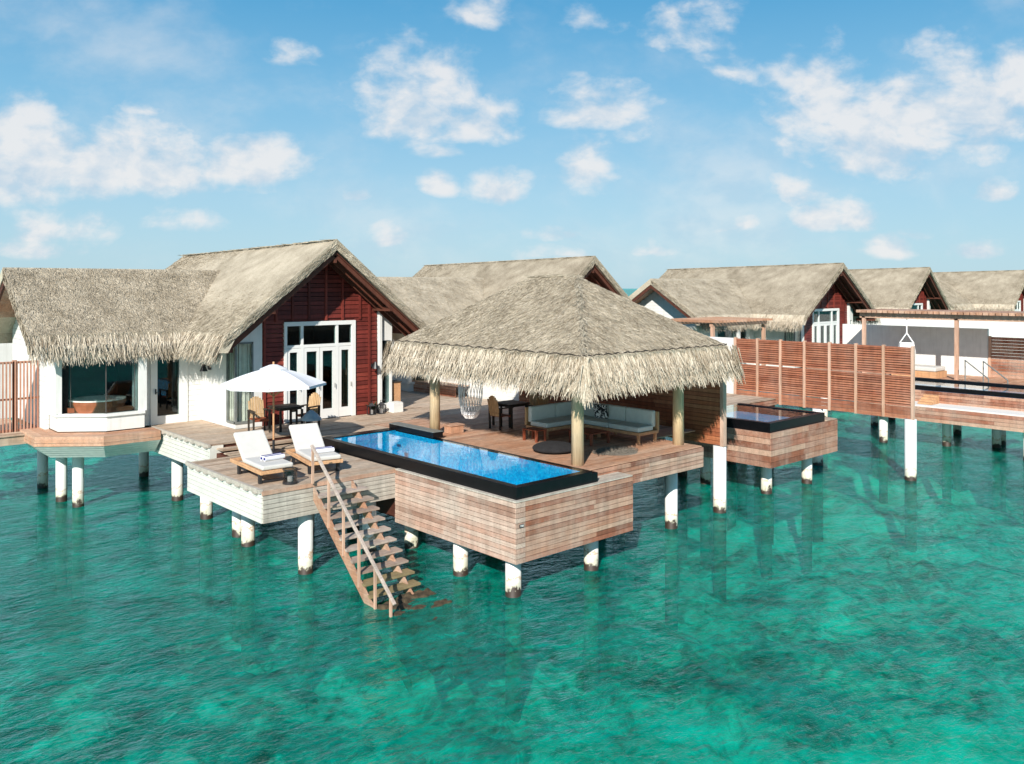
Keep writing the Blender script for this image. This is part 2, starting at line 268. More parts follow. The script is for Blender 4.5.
def sea_mats():
    # seabed: pale sand with dark coral / seagrass patches and painted building shade
    m, nt, b = newmat('seabed'); N = nt.nodes.new; L = nt.links.new
    g = N('ShaderNodeNewGeometry')
    def noise(s, d, r=.6, dist=0, sc=(1, 1, 1), off=(0, 0, 0)):
        mp = N('ShaderNodeMapping'); mp.inputs['Scale'].default_value = sc; mp.inputs['Location'].default_value = off; L(g.outputs['Position'], mp.inputs[0])
        n = N('ShaderNodeTexNoise'); n.inputs['Scale'].default_value = s; n.inputs['Detail'].default_value = d; n.inputs['Roughness'].default_value = r; n.inputs['Distortion'].default_value = dist
        L(mp.outputs[0], n.inputs['Vector']); return n.outputs['Fac']
    a = noise(.22, 9, .62, .4, off=(3, 5, 0)); c = noise(1.4, 8, .68, 1.0)
    ad = N('ShaderNodeMath'); ad.operation = 'MULTIPLY_ADD'; L(c, ad.inputs[0]); ad.inputs[1].default_value = .75; L(a, ad.inputs[2])
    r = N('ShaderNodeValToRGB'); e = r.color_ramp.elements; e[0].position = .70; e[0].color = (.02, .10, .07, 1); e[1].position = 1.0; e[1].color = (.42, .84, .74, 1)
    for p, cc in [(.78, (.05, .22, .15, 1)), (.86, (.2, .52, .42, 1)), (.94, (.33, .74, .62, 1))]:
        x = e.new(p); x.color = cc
    # reef and seagrass beds, plus building shade painted in under the decks: (centre x, y, half-length, half-width, angle, strength)
    beds = REEFS_AND_SHADE; tot = ad.outputs[0]
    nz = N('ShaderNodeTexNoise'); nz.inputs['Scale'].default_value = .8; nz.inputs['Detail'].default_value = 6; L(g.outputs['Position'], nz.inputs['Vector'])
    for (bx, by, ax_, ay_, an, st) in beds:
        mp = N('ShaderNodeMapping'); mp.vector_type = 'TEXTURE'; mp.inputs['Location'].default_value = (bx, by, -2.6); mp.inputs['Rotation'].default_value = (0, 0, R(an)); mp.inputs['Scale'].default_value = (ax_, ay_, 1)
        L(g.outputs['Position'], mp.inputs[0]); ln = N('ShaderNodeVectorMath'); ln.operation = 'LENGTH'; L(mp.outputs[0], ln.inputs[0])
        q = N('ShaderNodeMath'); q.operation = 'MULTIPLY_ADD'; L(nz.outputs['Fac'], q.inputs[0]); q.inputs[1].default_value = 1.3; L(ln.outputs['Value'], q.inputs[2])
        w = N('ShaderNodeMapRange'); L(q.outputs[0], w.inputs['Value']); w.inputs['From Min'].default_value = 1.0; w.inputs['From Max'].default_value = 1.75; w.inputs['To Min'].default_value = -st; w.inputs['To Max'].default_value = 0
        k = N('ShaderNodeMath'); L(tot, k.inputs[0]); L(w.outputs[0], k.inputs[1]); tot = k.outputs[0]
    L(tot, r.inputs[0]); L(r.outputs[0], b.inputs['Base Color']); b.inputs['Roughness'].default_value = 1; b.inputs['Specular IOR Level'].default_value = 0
    MATS['seabed'] = m
    # water surface
    m, nt, b = newmat('sea_water'); nt.nodes.remove(b); N = nt.nodes.new; L = nt.links.new
    out = [n for n in nt.nodes if n.type == 'OUTPUT_MATERIAL'][0]; g = N('ShaderNodeNewGeometry')
    def noise(s, d, r=.6, dist=0, rot=0, sc=(1, 1, 1)):
        mp = N('ShaderNodeMapping'); mp.inputs['Scale'].default_value = sc; mp.inputs['Rotation'].default_value = (0, 0, rot); L(g.outputs['Position'], mp.inputs[0])
        n = N('ShaderNodeTexNoise'); n.inputs['Scale'].default_value = s; n.inputs['Detail'].default_value = d; n.inputs['Roughness'].default_value = r; n.inputs['Distortion'].default_value = dist
        L(mp.outputs[0], n.inputs['Vector']); return n.outputs['Fac']
    def mth(op, a, b2, c2=None):
        n = N('ShaderNodeMath'); n.operation = op
        for i, v in enumerate((a, b2, c2)):
            if v is None: continue
            if isinstance(v, (int, float)): n.inputs[i].default_value = v
            else: L(v, n.inputs[i])
        return n.outputs[0]
    swell = noise(.9, 3, .5, .3, R(42), (1.0, 1.9, 1)); rip = noise(3.2, 4, .6, .6, R(30), (1, 1.7, 1)); fine = noise(11, 3, .6, .3, R(50), (1, 1.6, 1))
    h = mth('MULTIPLY_ADD', swell, .8, mth('MULTIPLY_ADD', rip, .42, mth('MULTIPLY', fine, .12)))
    bp = N('ShaderNodeBump'); bp.inputs['Strength'].default_value = .7; bp.inputs['Distance'].default_value = .24; L(h, bp.inputs['Height'])
    tint = N('ShaderNodeValToRGB'); big = noise(.05, 4, .5)
    e = tint.color_ramp.elements; e[0].position = .4; e[0].color = (.012, .82, .66, 1); e[1].position = .62; e[1].color = (.012, .79, .74, 1); L(big, tint.inputs[0])
    tr = N('ShaderNodeBsdfTransparent'); L(tint.outputs[0], tr.inputs[0])
    di = N('ShaderNodeBsdfDiffuse')
    dc = N('ShaderNodeValToRGB'); e = dc.color_ramp.elements; e[0].position = .36; e[0].color = (.0, .06, .045, 1); e[1].position = .64; e[1].color = (.0, .48, .36, 1)
    L(mth('MULTIPLY_ADD', noise(.7, 7, .65, .8), .6, mth('MULTIPLY', rip, .42)), dc.inputs[0]); L(dc.outputs[0], di.inputs[0]); L(bp.outputs[0], di.inputs['Normal'])
    m1 = N('ShaderNodeMixShader'); m1.inputs[0].default_value = .43; L(tr.outputs[0], m1.inputs[1]); L(di.outputs[0], m1.inputs[2])
    gl = N('ShaderNodeBsdfGlossy'); gl.inputs[0].default_value = (.75, .95, 1, 1); gl.inputs['Roughness'].default_value = .05; L(bp.outputs[0], gl.inputs['Normal'])
    m2 = N('ShaderNodeMixShader'); L(mth('MULTIPLY', schlick(nt, bp.outputs[0], .025), .62), m2.inputs[0]); L(m1.outputs[0], m2.inputs[1]); L(gl.outputs[0], m2.inputs[2]); L(m2.outputs[0], out.inputs[0])
    MATS['sea_water'] = m
sea_mats()

# ------------------------------------------------------------------ mesh helpers
class MB:
    def __init__(s): s.v = []; s.f = []; s.r = []
    def add(s, vs, fs, rnd=None):
        o = len(s.v); s.v.extend([tuple(v) for v in vs]); r = random.random() if rnd is None else rnd
        for f in fs: s.f.append(tuple(i + o for i in f)); s.r.append(r)
        return s
    def box(s, x0, x1, y0, y1, z0, z1, rnd=None):
        return s.add([(x0,y0,z0),(x1,y0,z0),(x1,y1,z0),(x0,y1,z0),(x0,y0,z1),(x1,y0,z1),(x1,y1,z1),(x0,y1,z1)],
                     [(0,3,2,1),(4,5,6,7),(0,1,5,4),(1,2,6,5),(2,3,7,6),(3,0,4,7)], rnd)
    def beam(s, p0, p1, w, h, rnd=None, up=(0, 0, 1)):
        p0, p1 = Vector(p0), Vector(p1); d = (p1 - p0).normalized(); up = Vector(up)
        if abs(d.dot(up)) > .98: up = Vector((0, 1, 0))
        x = d.cross(up).normalized() * w / 2; y = x.cross(d).normalized() * h / 2
        vs = [p0 - x - y, p0 + x - y, p0 + x + y, p0 - x + y, p1 - x - y, p1 + x - y, p1 + x + y, p1 - x + y]
        return s.add(vs, [(0,3,2,1),(4,5,6,7),(0,1,5,4),(1,2,6,5),(2,3,7,6),(3,0,4,7)], rnd)
    def cyl(s, p0, p1, r0, r1=None, n=12, rnd=None, caps=True):
        r1 = r0 if r1 is None else r1; p0, p1 = Vector(p0), Vector(p1); d = (p1 - p0).normalized()
        a = d.cross(Vector((0, 0, 1)) if abs(d.z) < .9 else Vector((1, 0, 0))).normalized(); b = d.cross(a)
        vs = [p0 + (a * math.cos(t) + b * math.sin(t)) * r0 for t in [2 * math.pi * i / n for i in range(n)]]
        vs += [p1 + (a * math.cos(t) + b * math.sin(t)) * r1 for t in [2 * math.pi * i / n for i in range(n)]]
        fs = [(i, (i + 1) % n, n + (i + 1) % n, n + i) for i in range(n)]
        if caps: fs += [tuple(range(n - 1, -1, -1)), tuple(range(n, 2 * n))]
        return s.add(vs, fs, rnd)
    def tube(s, pts, r, n=6, rnd=None):
        for a, b in zip(pts[:-1], pts[1:]): s.cyl(a, b, r, n=n, rnd=rnd)
        return s
    def prism(s, poly, z0, z1, rnd=None):
        n = len(poly); vs = [(x, y, z0) for x, y in poly] + [(x, y, z1) for x, y in poly]
        return s.add(vs, [tuple(range(n - 1, -1, -1)), tuple(range(n, 2 * n))] + [(i, (i + 1) % n, n + (i + 1) % n, n + i) for i in range(n)], rnd)
    def lathe(s, prof, c=(0, 0, 0), n=20, rnd=None):
        vs = []
        for r, z in prof:
            for i in range(n):
                t = 2 * math.pi * i / n; vs.append((c[0] + r * math.cos(t), c[1] + r * math.sin(t), c[2] + z))
        fs = [(k * n + i, k * n + (i + 1) % n, (k + 1) * n + (i + 1) % n, (k + 1) * n + i) for k in range(len(prof) - 1) for i in range(n)]
        return s.add(vs, fs, rnd)
    def hexa(s, a, b, c, d, off, rnd=None):
        """slab: quad a b c d extruded by vector off"""
        q = [Vector(p) for p in (a, b, c, d)]; o = Vector(off)
        return s.add(q + [p + o for p in q], [(0,1,2,3),(7,6,5,4),(0,4,5,1),(1,5,6,2),(2,6,7,3),(3,7,4,0)], rnd)
    def np_quads(s, V, r):
        o = len(s.v); n = len(V) // 4; s.v.extend(map(tuple, V.tolist()))
        s.f.extend([(o + 4*i, o + 4*i + 1, o + 4*i + 2, o + 4*i + 3) for i in range(n)]); s.r.extend(r.tolist())
        return s
    def xf(s, M):
        s.v = [tuple(M @ Vector(v)) for v in s.v]; return s
    def build(s, name, mat, parent=None, local=False, bevel=0, smooth=False, sub=0):
        off = Vector((0, 0, 0))
        if parent and not local:
            p = parent
            while p: off += p.location; p = p.parent
        me = bpy.data.meshes.new(name)
        me.from_pydata([(v[0] - off.x, v[1] - off.y, v[2] - off.z) for v in s.v], [], s.f)
        at = me.attributes.new('rnd', 'FLOAT', 'FACE'); at.data.foreach_set('value', np.array(s.r, dtype=np.float32))
        me.materials.append(MATS[mat] if isinstance(mat, str) else mat)
        if smooth: me.polygons.foreach_set('use_smooth', [True] * len(me.polygons))
        o = bpy.data.objects.new(name, me); COL.objects.link(o)
        if parent: o.parent = parent
        if bevel:
            b = o.modifiers.new('bevel', 'BEVEL'); b.width = bevel; b.segments = 2; b.limit_method = 'ANGLE'
        if sub:
            b = o.modifiers.new('sub', 'SUBSURF'); b.levels = sub; b.render_levels = sub
        return o
def tag(o, label=None, cat=None, group=None, kind=None):
    if label: o['label'] = label
    if cat: o['category'] = cat
    if group: o['group'] = group
    if kind: o['kind'] = kind
    return o
def thing(name, loc, label, cat, group=None, rz=0):
    o = bpy.data.objects.new(name, None); COL.objects.link(o); o.location = loc; o.rotation_euler = (0, 0, rz); o.empty_display_size = .2
    return tag(o, label, cat, group)
def copy_tree(o, parent=None):
    c = o.copy(); COL.objects.link(c); c.parent = parent
    for ch in list(o.children): copy_tree(ch, c)
    return c

# board cladding on a vertical face running along x (axis 0) or y (axis 1). n = outward sign
def clad(mb, axis, a0, a1, z0, z1, pos, n, bh=.11, t=.03, gap=.012, lap=0, joint=2.6, jitter=.004):
    k = max(1, round((z1 - z0) / bh)); bh = (z1 - z0) / k
    for i in range(k):
        za, zb = z0 + i * bh, z0 + (i + 1) * bh - gap
        segs = [a0]; x = a0 + random.uniform(.6, 1) * joint
        while x < a1 - .5: segs.append(x); x += random.uniform(.7, 1.2) * joint
        segs.append(a1)
        for p, q in zip(segs[:-1], segs[1:]):
            d = random.uniform(-jitter, jitter); lo, hi = pos, pos + n * (t + d)
            lo, hi = min(lo, hi), max(lo, hi)
            if axis == 0: mb.box(p, q - .004, lo, hi, za, zb)
            else: mb.box(lo, hi, p, q - .004, za, zb)
            if lap:
                j = len(mb.v) - 8
                for w in range(j, j + 8):    # lean the board so the lower edge stands proud
                    vx = list(mb.v[w])
                    if abs(vx[2] - zb) < 1e-6:
                        if axis == 0 and abs(vx[1] - (hi if n > 0 else lo)) < 1e-6: vx[1] -= n * lap
                        if axis == 1 and abs(vx[0] - (hi if n > 0 else lo)) < 1e-6: vx[0] -= n * lap
                    mb.v[w] = tuple(vx)
    return mb
def deckboards(mb, axis, x0, x1, y0, y1, z, bw=.145, gap=.009, t=.03, joint=3.2):
    A0, A1, B0, B1 = (x0, x1, y0, y1) if axis == 0 else (y0, y1, x0, x1)
    k = max(1, round((B1 - B0) / bw)); w = (B1 - B0) / k
    for i in range(k):
        b0, b1 = B0 + i * w, B0 + (i + 1) * w - gap
        segs = [A0]; x = A0 + random.uniform(.3, 1) * joint
        while x < A1 - .6: segs.append(x); x += random.uniform(.8, 1.15) * joint
        segs.append(A1)
        for p, q in zip(segs[:-1], segs[1:]):
            dz = random.uniform(-.002, .002)
            if axis == 0: mb.box(p, q - .004, b0, b1, z - t, z + dz)
            else: mb.box(b0, b1, p, q - .004, z - t, z + dz)
    return mb

# ------------------------------------------------------------------ thatch
def blades(mb, pts, down, side, nrm, ln, wd, spread=.25, lift=.12, r=None):
    """short straws: pts (n,3) roots; down/side/nrm unit vectors (n,3) or (3,)"""
    n = len(pts); ln = rng.uniform(ln[0], ln[1], n)[:, None]; wd = rng.uniform(wd[0], wd[1], n)[:, None] / 2
    d = down + side * rng.normal(0, spread, n)[:, None] + nrm * rng.uniform(0, lift, n)[:, None]
    d /= np.linalg.norm(d, axis=1)[:, None]
    tw = rng.uniform(-.9, .9, n)[:, None]
    s = side * np.cos(tw) + nrm * np.sin(tw)
    tip = pts + d * ln
    V = np.empty((n * 4, 3)); V[0::4] = pts - s * wd; V[1::4] = pts + s * wd; V[2::4] = tip + s * wd * .35; V[3::4] = tip - s * wd * .35
    mb.np_quads(V, rng.random(n) if r is None else r)
def slope(mb, tl, tr, br, bl, dens, ln=(.08, .2), wd=(.009, .02), skip=None, spread=.42, lift=.3):
    """straws laid over a roof plane, top edge tl-tr, bottom edge bl-br"""
    tl, tr, br, bl = [np.array(p, float) for p in (tl, tr, br, bl)]
    wt, wb = np.linalg.norm(tr - tl), np.linalg.norm(br - bl)
    hgt = np.linalg.norm((bl + br) / 2 - (tl + tr) / 2); area = (wt + wb) / 2 * hgt; n = int(area * dens * 1.35)
    t = rng.random(n * 3); keep = rng.random(n * 3) < (wt + (wb - wt) * t) / max(wt, wb); t = t[keep][:n]; n = len(t); s = rng.random(n)
    # clumps: pull roots towards noise cells
    T = t[:, None]; S = s[:, None]
    P = (tl * (1 - S) + tr * S) * (1 - T) + (bl * (1 - S) + br * S) * T
    nrm = np.cross(br - bl, ((tl + tr) / 2 - (bl + br) / 2)); nrm /= np.linalg.norm(nrm)
    if nrm[2] < 0: nrm = -nrm
    side = (br - bl) / wb; down = np.cross(side, nrm); down /= np.linalg.norm(down)
    if down[2] > 0: down = -down
    if skip is not None:
        k = ~skip(P); P = P[k]
    P = P + nrm * .01
    blades(mb, P, down, side, nrm, ln, wd, spread, lift)
def fringe(mb, top_a, top_b, low_a, low_b, out, dens=260, tail=(.18, .42), wd=(.012, .032)):
    """thick eave band from the break line (top) to the lower lip, then ragged tails"""
    slope(mb, top_a, top_b, low_b, low_a, dens, (.22, .5), wd, spread=.24, lift=.2)
    a, b = np.array(low_a, float), np.array(low_b, float); L = np.linalg.norm(b - a); side = (b - a) / L; out = np.array(out, float)
    for up, k, rise in ((.0, 75, 0), (.22, 75, -.03), (-.04, 60, .12)):
        n = int(L * k); S = rng.random(n)[:, None]; clump = (np.sin(S * L * 9 + up * 20) * .5 + np.sin(S * L * 23) * .3)
        P = a * (1 - S) + b * S; P[:, 2] += up + rng.uniform(-.06, .06, n); P -= out * rise
        dn = np.array([0, 0, -1.]) + out * .22
        blades(mb, P, dn, side, out, (tail[0] * .7, tail[1] * 1.05), wd, spread=.24, lift=.3)
        mb.v[-n * 4:] = mb.v[-n * 4:]

# ------------------------------------------------------------------ SETTING: sea
s = MB(); bg_ = [-600, -200, -60] + [-12 + .55 * i for i in range(170)] + [120, 300, 800, 1800]
for x in bg_:
    for y in bg_:
        k = 1 if -12 <= x <= 82 and -12 <= y <= 82 else 0
        z = k * (.38 * math.sin(x * .9 + 1.7 * math.sin(y * .5)) * math.sin(y * .8 + 1.3 * math.sin(x * .6)) + .22 * math.sin(x * 2.1 + y * .7) * math.sin(y * 2.4 - x * .5) + random.uniform(-.09, .09))
        s.v.append((x, y, -2.75 + z))
nb = len(bg_)
for i in range(nb - 1):
    for j in range(nb - 1): s.f.append((i * nb + j, (i + 1) * nb + j, (i + 1) * nb + j + 1, i * nb + j + 1)); s.r.append(.5)
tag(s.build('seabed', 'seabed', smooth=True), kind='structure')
s = MB(); s.add([(-600, -600, 0), (1800, -600, 0), (1800, 1800, 0), (-600, 1800, 0)], [(0, 1, 2, 3)])
tag(s.build('water', 'sea_water'), kind='structure')

def pile(parent, u, v, top, r=.18, local=False):
    m = MB(); m.cyl((u, v, -3.5), (u, v, top), r, n=20)
    o = m.build('pile', 'pile_paint', parent, local=local, smooth=False)
    for p in o.data.polygons: p.use_smooth = len(p.vertices) == 4
    return o

# ------------------------------------------------------------------ VILLAS (local frame: roof apex above the origin, gable looks to -y)
RUN = 3.75
RZ, EZ = 8.49, 5.54            # ridge and break-line height
def roof_mesh(name, parent, d, wing=True):
    D = 12.9; m = MB(); th = .34; run = RUN; zr = RZ
    sl_ = (zr - EZ) / run
    # main block, two slabs
    wing_z = lambda P: (7.6 - np.abs(P[:, 1] - 6.5) * .64)
    main_z = lambda P: (zr - np.abs(P[:, 0]) * sl_)
    inwing = lambda P: (P[:, 0] < 0) & (P[:, 0] > -8.5) & (P[:, 2] < wing_z(P) - .02) & (np.abs(P[:, 1] - 6.5) < 3.5)
    flare = .07
    for sg in (-1, 1):
        m.hexa((0, 0, zr + flare), (0, D, zr - .12), (sg * run, D, EZ), (sg * run, 0, EZ), (0, 0, -th))
        m.hexa((sg * run, 0, EZ), (sg * run, D, EZ), (sg * (run + .3), D, EZ - .55), (sg * (run + .3), 0, EZ - .55), (-sg * .3, 0, -.02))
    if wing:
        for sg in (-1, 1):
            x0, x1 = -8.4, -.4
            m.hexa((x0, 6.5, 7.6), (x1, 6.5, 7.6), (x1, 6.5 + sg * 3.2, EZ), (x0, 6.5 + sg * 3.2, EZ), (0, 0, -th))
            m.hexa((x0, 6.5 + sg * 3.2, EZ), (-3.7, 6.5 + sg * 3.2, EZ), (-3.7, 6.5 + sg * 3.45, EZ - .55), (x0, 6.5 + sg * 3.45, EZ - .55), (0, -sg * .3, -.02))
    ro = m.build(name, 'thatch', parent, local=True)
    b = MB()
    for sg in (-1, 1):
        dd = d if sg < 0 else d * .5
        slope(b, (0, 0, zr), (0, D, zr - .12), (sg * run, D, EZ), (sg * run, 0, EZ), dd, skip=inwing if (wing and sg < 0) else None)
    if wing:
        slope(b, (-8.4, 6.5, 7.6), (-.4, 6.5, 7.6), (-.4, 3.3, EZ), (-8.4, 3.3, EZ), d, skip=lambda P: P[:, 2] < main_z(P) - .02)
    # rolled rake edge and ridge: short straws across the edge
    n = int(d * 5)
    for sg in (-1, 1):
        T = rng.random(n)[:, None]; P = np.array([0, 0, zr - .05]) * (1 - T) + np.array([sg * run, 0, EZ - .05]) * T; P[:, 2] -= rng.uniform(0, .24, n)
        dn = np.array([sg * run, 0, EZ - zr]); dn /= np.linalg.norm(dn)
        blades(b, P + np.array([0, -.01, 0]), dn, np.array([0, 0, 1.]), np.array([0, -1., 0]), (.15, .3), (.015, .03), .12, .2)
    if wing:
        T = rng.random(n)[:, None]; P = np.array([-8.41, 6.5, 7.55]) * (1 - T) + np.array([-8.41, 3.3, EZ - .05]) * T; P[:, 2] -= rng.uniform(0, .24, n)
        dn = np.array([0, -3.2, EZ - 7.6]); dn /= np.linalg.norm(dn)
        blades(b, P, dn, np.array([0, 0, 1.]), np.array([-1., 0, 0]), (.15, .3), (.015, .03), .12, .2)
    n = int(d * 3.5); T = rng.random(n)[:, None]
    P = np.array([0, 0, zr]) * (1 - T) + np.array([0, D, zr - .12]) * T; P[:, 0] += rng.uniform(-.15, .15, n); P[:, 2] -= .03 - flare * (1 - T[:, 0]) ** 2
    blades(b, P, np.array([0, 1., 0]), np.array([1., 0, 0]), np.array([0, 0, 1.]), (.2, .4), (.02, .04), .5, .12)
    st = b.build('thatch_straw', 'thatch', ro, local=True)
    f = MB(); fd = d * .9
    fringe(f, (-run, 0, EZ), (-run, 3.2, EZ), (-run - .3, 0, EZ - .55), (-run - .3, 3.0, EZ - .55), (-1, 0, 0), fd)
    fringe(f, (run, 0, EZ), (run, D, EZ), (run + .3, 0, EZ - .55), (run + .3, D, EZ - .55), (1, 0, 0), fd * .4)
    if wing:
        fringe(f, (-8.4, 3.3, EZ), (-run, 3.3, EZ), (-8.4, 3.05, EZ - .55), (-run - .1, 3.05, EZ - .55), (0, -1, 0), fd)
    else:
        fringe(f, (-run, 3.2, EZ), (-run, D, EZ), (-run - .3, 3.2, EZ - .55), (-run - .3, D, EZ - .55), (-1, 0, 0), fd * .5)
    f.build('eave_fringe', 'thatch_fringe', ro, local=True)
    # timber: barge boards, rafters, soffit lining
    t = MB(); zo = -th - .02
    for sg in (-1, 1):
        t.hexa((0, .05, zr + zo), (0, D - .1, zr + zo), (sg * (run - .02), D - .1, EZ + zo), (sg * (run - .02), .05, EZ + zo), (0, 0, -.05), .3)
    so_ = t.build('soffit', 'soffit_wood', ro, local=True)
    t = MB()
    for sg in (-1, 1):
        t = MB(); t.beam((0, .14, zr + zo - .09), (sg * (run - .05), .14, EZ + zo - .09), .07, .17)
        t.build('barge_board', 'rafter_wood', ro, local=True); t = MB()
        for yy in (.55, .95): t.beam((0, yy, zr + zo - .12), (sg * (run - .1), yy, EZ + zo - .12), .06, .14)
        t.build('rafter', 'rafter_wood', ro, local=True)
    t = MB()
    for x, z in ((-2.2, 6.2), (2.2, 6.2), (0, 7.85), (3.6, 5.05), (-3.6, 5.05)):
        t = MB(); t.beam((x, .1, z), (x, 1.3, z), .1, .16); t.build('tie_beam', 'rafter_wood', ro, local=True)
    if wing:
        for ye in (3.3, 9.7): t = MB(); t.beam((-8.33, 6.5, 7.16), (-8.33, ye, EZ - .44), .07, .18); t.build('barge_board', 'rafter_wood', ro, local=True)
    if wing:
        t = MB()
        for sg in (-1, 1):
            t.hexa((-8.35, 6.5, 7.6 + zo), (-.6, 6.5, 7.6 + zo), (-.6, 6.5 + sg * 3.35, EZ + zo), (-8.35, 6.5 + sg * 3.35, EZ + zo), (0, 0, -.04), .9)
        t.build('soffit', 'stair_red', ro, local=True)
    return ro

def villa(loc, label, density, detail, group='thatched overwater villas'):
    V = thing('overwater_villa', loc, label, 'villa', group)
    zf = 2.45
    roofz = lambda x: RZ - .38 - abs(x) * (RZ - EZ) / RUN
    roof_mesh('thatched_roof', V, density)
    # --- red gable wall of horizontal boards with vertical battens
    m = MB(); yw = 1.15; bh = .15
    k = 0; z = zf
    while z < 8.0:
        z1 = min(z + bh, 8.05)
        hw = (RZ - .38 - z) / ((RZ - EZ) / RUN) - .02
        a, b = max(-2.09, -hw), min(2.32, hw)
        if b > a:
            spans = [(a, b)] if z >= 5.80 else [(a, -1.32), (1.41, b)]
            for (p, q) in spans:
                if q - p > .05:
                    m.box(p, q, yw, yw + .16, z, z1 - .02)
                    j = len(m.v) - 8
                    for w in (4, 5): vx = m.v[j + w]; m.v[j + w] = (vx[0], vx[1] + .022, vx[2])
        z = z1
    m.box(-2.09, 2.32, yw + .06, yw + .15, 5.8, 6.2)
    W = m.build('gable_wall', 'red_boards', V, local=True)
    t = MB()
    for x in (-1.6, -1.0, -.4, .25, .9, 1.6):
        t.box(x - .04, x + .04, yw - .035, yw + .01, 5.82, roofz(x) - .02)
    t.box(-2.05, -1.97, yw - .035, yw + .01, zf, roofz(-2.0)); t.box(1.95, 2.03, yw - .035, yw + .01, zf, roofz(2.0))
    t.build('batten', 'red_boards', W, local=True)
    # --- white walls
    m = MB()
    def whiteboards(axis, a0, a1, z0, z1, pos, n): clad(m, axis, a0, a1, z0, z1, pos, n, bh=.17, t=.03, gap=.006, lap=.016, joint=30, jitter=0)
    def poly_wall(x0, x1, y0, y1, z0, f=roofz):          # wall with sloped top under the roof
        vs = [(x0, y0, z0), (x1, y0, z0), (x1, y0, f(x1)), (x0, y0, f(x0)), (x0, y1, z0), (x1, y1, z0), (x1, y1, f(x1)), (x0, y1, f(x0))]
        m.add(vs, [(0, 1, 2, 3), (5, 4, 7, 6), (1, 5, 6, 2), (4, 0, 3, 7), (3, 2, 6, 7), (0, 4, 5, 1)])
    poly_wall(-3.0, -2.09, yw, yw + .15, 5.2)                  # above the corner window
    m.box(-2.4, -2.09, yw, yw + .15, zf, 5.2)
    m.box(-3.0, -2.4, yw, yw + .15, zf, 2.62)
    m.box(-3.0, -2.85, yw + .15, 1.8, 5.2, roofz(-3.0)); m.box(-3.0, -2.85, yw + .15, 1.8, zf, 2.62)
    m.box(-3.0, -2.85, 1.8, 3.8, zf, roofz(-3.0))
    # right return with tall window
    poly_wall(2.36, 2.98, yw + .02, yw + .2, 5.03)
    m.box(2.36, 2.46, yw - .12, yw + .02, zf, roofz(2.46)); m.box(2.46, 2.52, yw + .02, yw + .2, zf, 5.03)
    m.box(2.9, 2.98, yw + .02, yw + .2, zf, 5.03); m.box(2.52, 2.9, yw + .02, yw + .2, zf, 2.75)
    m.box(2.83, 2.98, yw + .2, 12.3, zf, roofz(2.98))
    # back
    poly_wall(-2.85, 2.83, 12.2, 12.3, zf, lambda x: roofz(x))
    # wing walls
    yv = 3.8
    whiteboards(0, -3.5, -3.0, zf, 5.05, yv, -1); m.box(-3.5, -3.0, yv, yv + .12, zf, 5.1)
    whiteboards(0, -5.1, -4.72, zf, 5.05, yv, -1); m.box(-5.1, -4.72, yv, yv + .12, zf, 5.1)
    m.box(-4.72, -3.5, yv, yv + .12, 4.75, 5.1)
    m.box(-7.5, -3.0, 9.2, 9.3, zf, 5.3)
    # left gable end of the wing
    wz = lambda y: 7.6 - .40 - abs(y - 6.5) * .64
    zz = zf; 
    while zz < 7.1:
        z1 = zz + .17; hw = (7.2 - zz) / .64 - .05; y0, y1 = max(5.0, 6.5 - hw), min(9.2, 6.5 + hw)
        if zz > 5.1: y0 = max(3.6, 6.5 - hw)
        if y1 > y0: m.box(-7.54, -7.42, y0, y1, zz, z1 - .008)
        zz = z1
    m.add([(-7.45, 5.0, zf), (-7.45, 9.2, zf), (-7.45, 9.2, wz(9.2)), (-7.45, 6.5, wz(6.5)), (-7.45, 3.6, wz(3.6)), (-7.45, 3.6, 5.0), (-7.45, 5.0, 5.0)], [(0, 1, 2, 3, 4, 5, 6)])
    # bay: pilaster, sill wall, head
    bay = [(-7.4, 6.0), (-7.4, 4.12), (-6.25, 3.2), (-5.1, 3.2), (-5.1, 3.8)]
    def ring(off0, off1, z0, z1, mb, r=None):
        def o(d):   # offset outward (approx. normals of the half octagon)
            return [(-7.4 - d, 6.0), (-7.4 - d, 4.12 - d * .47), (-6.25 - d * .41, 3.2 - d), (-5.1 + d * .0, 3.2 - d), (-5.1, 3.8)]
        A, B = o(off0), o(off1)
        for i in range(len(A) - 1):
            q = [A[i], A[i + 1], B[i + 1], B[i]]
            mb.add([(*p, z0) for p in q] + [(*p, z1) for p in q], [(0, 1, 2, 3), (7, 6, 5, 4), (0, 4, 5, 1), (1, 5, 6, 2), (2, 6, 7, 3), (3, 7, 4, 0)], r)
    ring(-.1, .0, zf + .05, 2.95, m); ring(-.14, .07, 2.95, 3.04, m); ring(-.1, .02, 4.75, 5.1, m)
    m.box(-7.46, -7.28, 4.1, 6.0, 2.96, 5.0); m.box(-5.28, -5.04, 3.16, 3.8, 3.04, 4.9)
    m.box(-7.47, -7.3, 4.02, 4.2, 3.04, 4.9)
    m.build('wall', 'white_paint', V, local=True)
    # floor slab and interior
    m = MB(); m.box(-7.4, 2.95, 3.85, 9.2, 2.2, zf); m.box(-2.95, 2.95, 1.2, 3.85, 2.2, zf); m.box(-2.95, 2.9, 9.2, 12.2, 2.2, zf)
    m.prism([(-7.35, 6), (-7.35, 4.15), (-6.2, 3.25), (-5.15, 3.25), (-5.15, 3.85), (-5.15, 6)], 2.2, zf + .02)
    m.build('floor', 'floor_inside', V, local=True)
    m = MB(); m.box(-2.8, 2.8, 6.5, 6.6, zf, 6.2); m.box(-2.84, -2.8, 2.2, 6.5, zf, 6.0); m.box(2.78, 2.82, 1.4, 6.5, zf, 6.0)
    m.build('inner_wall', 'interior_grey', V, local=True)
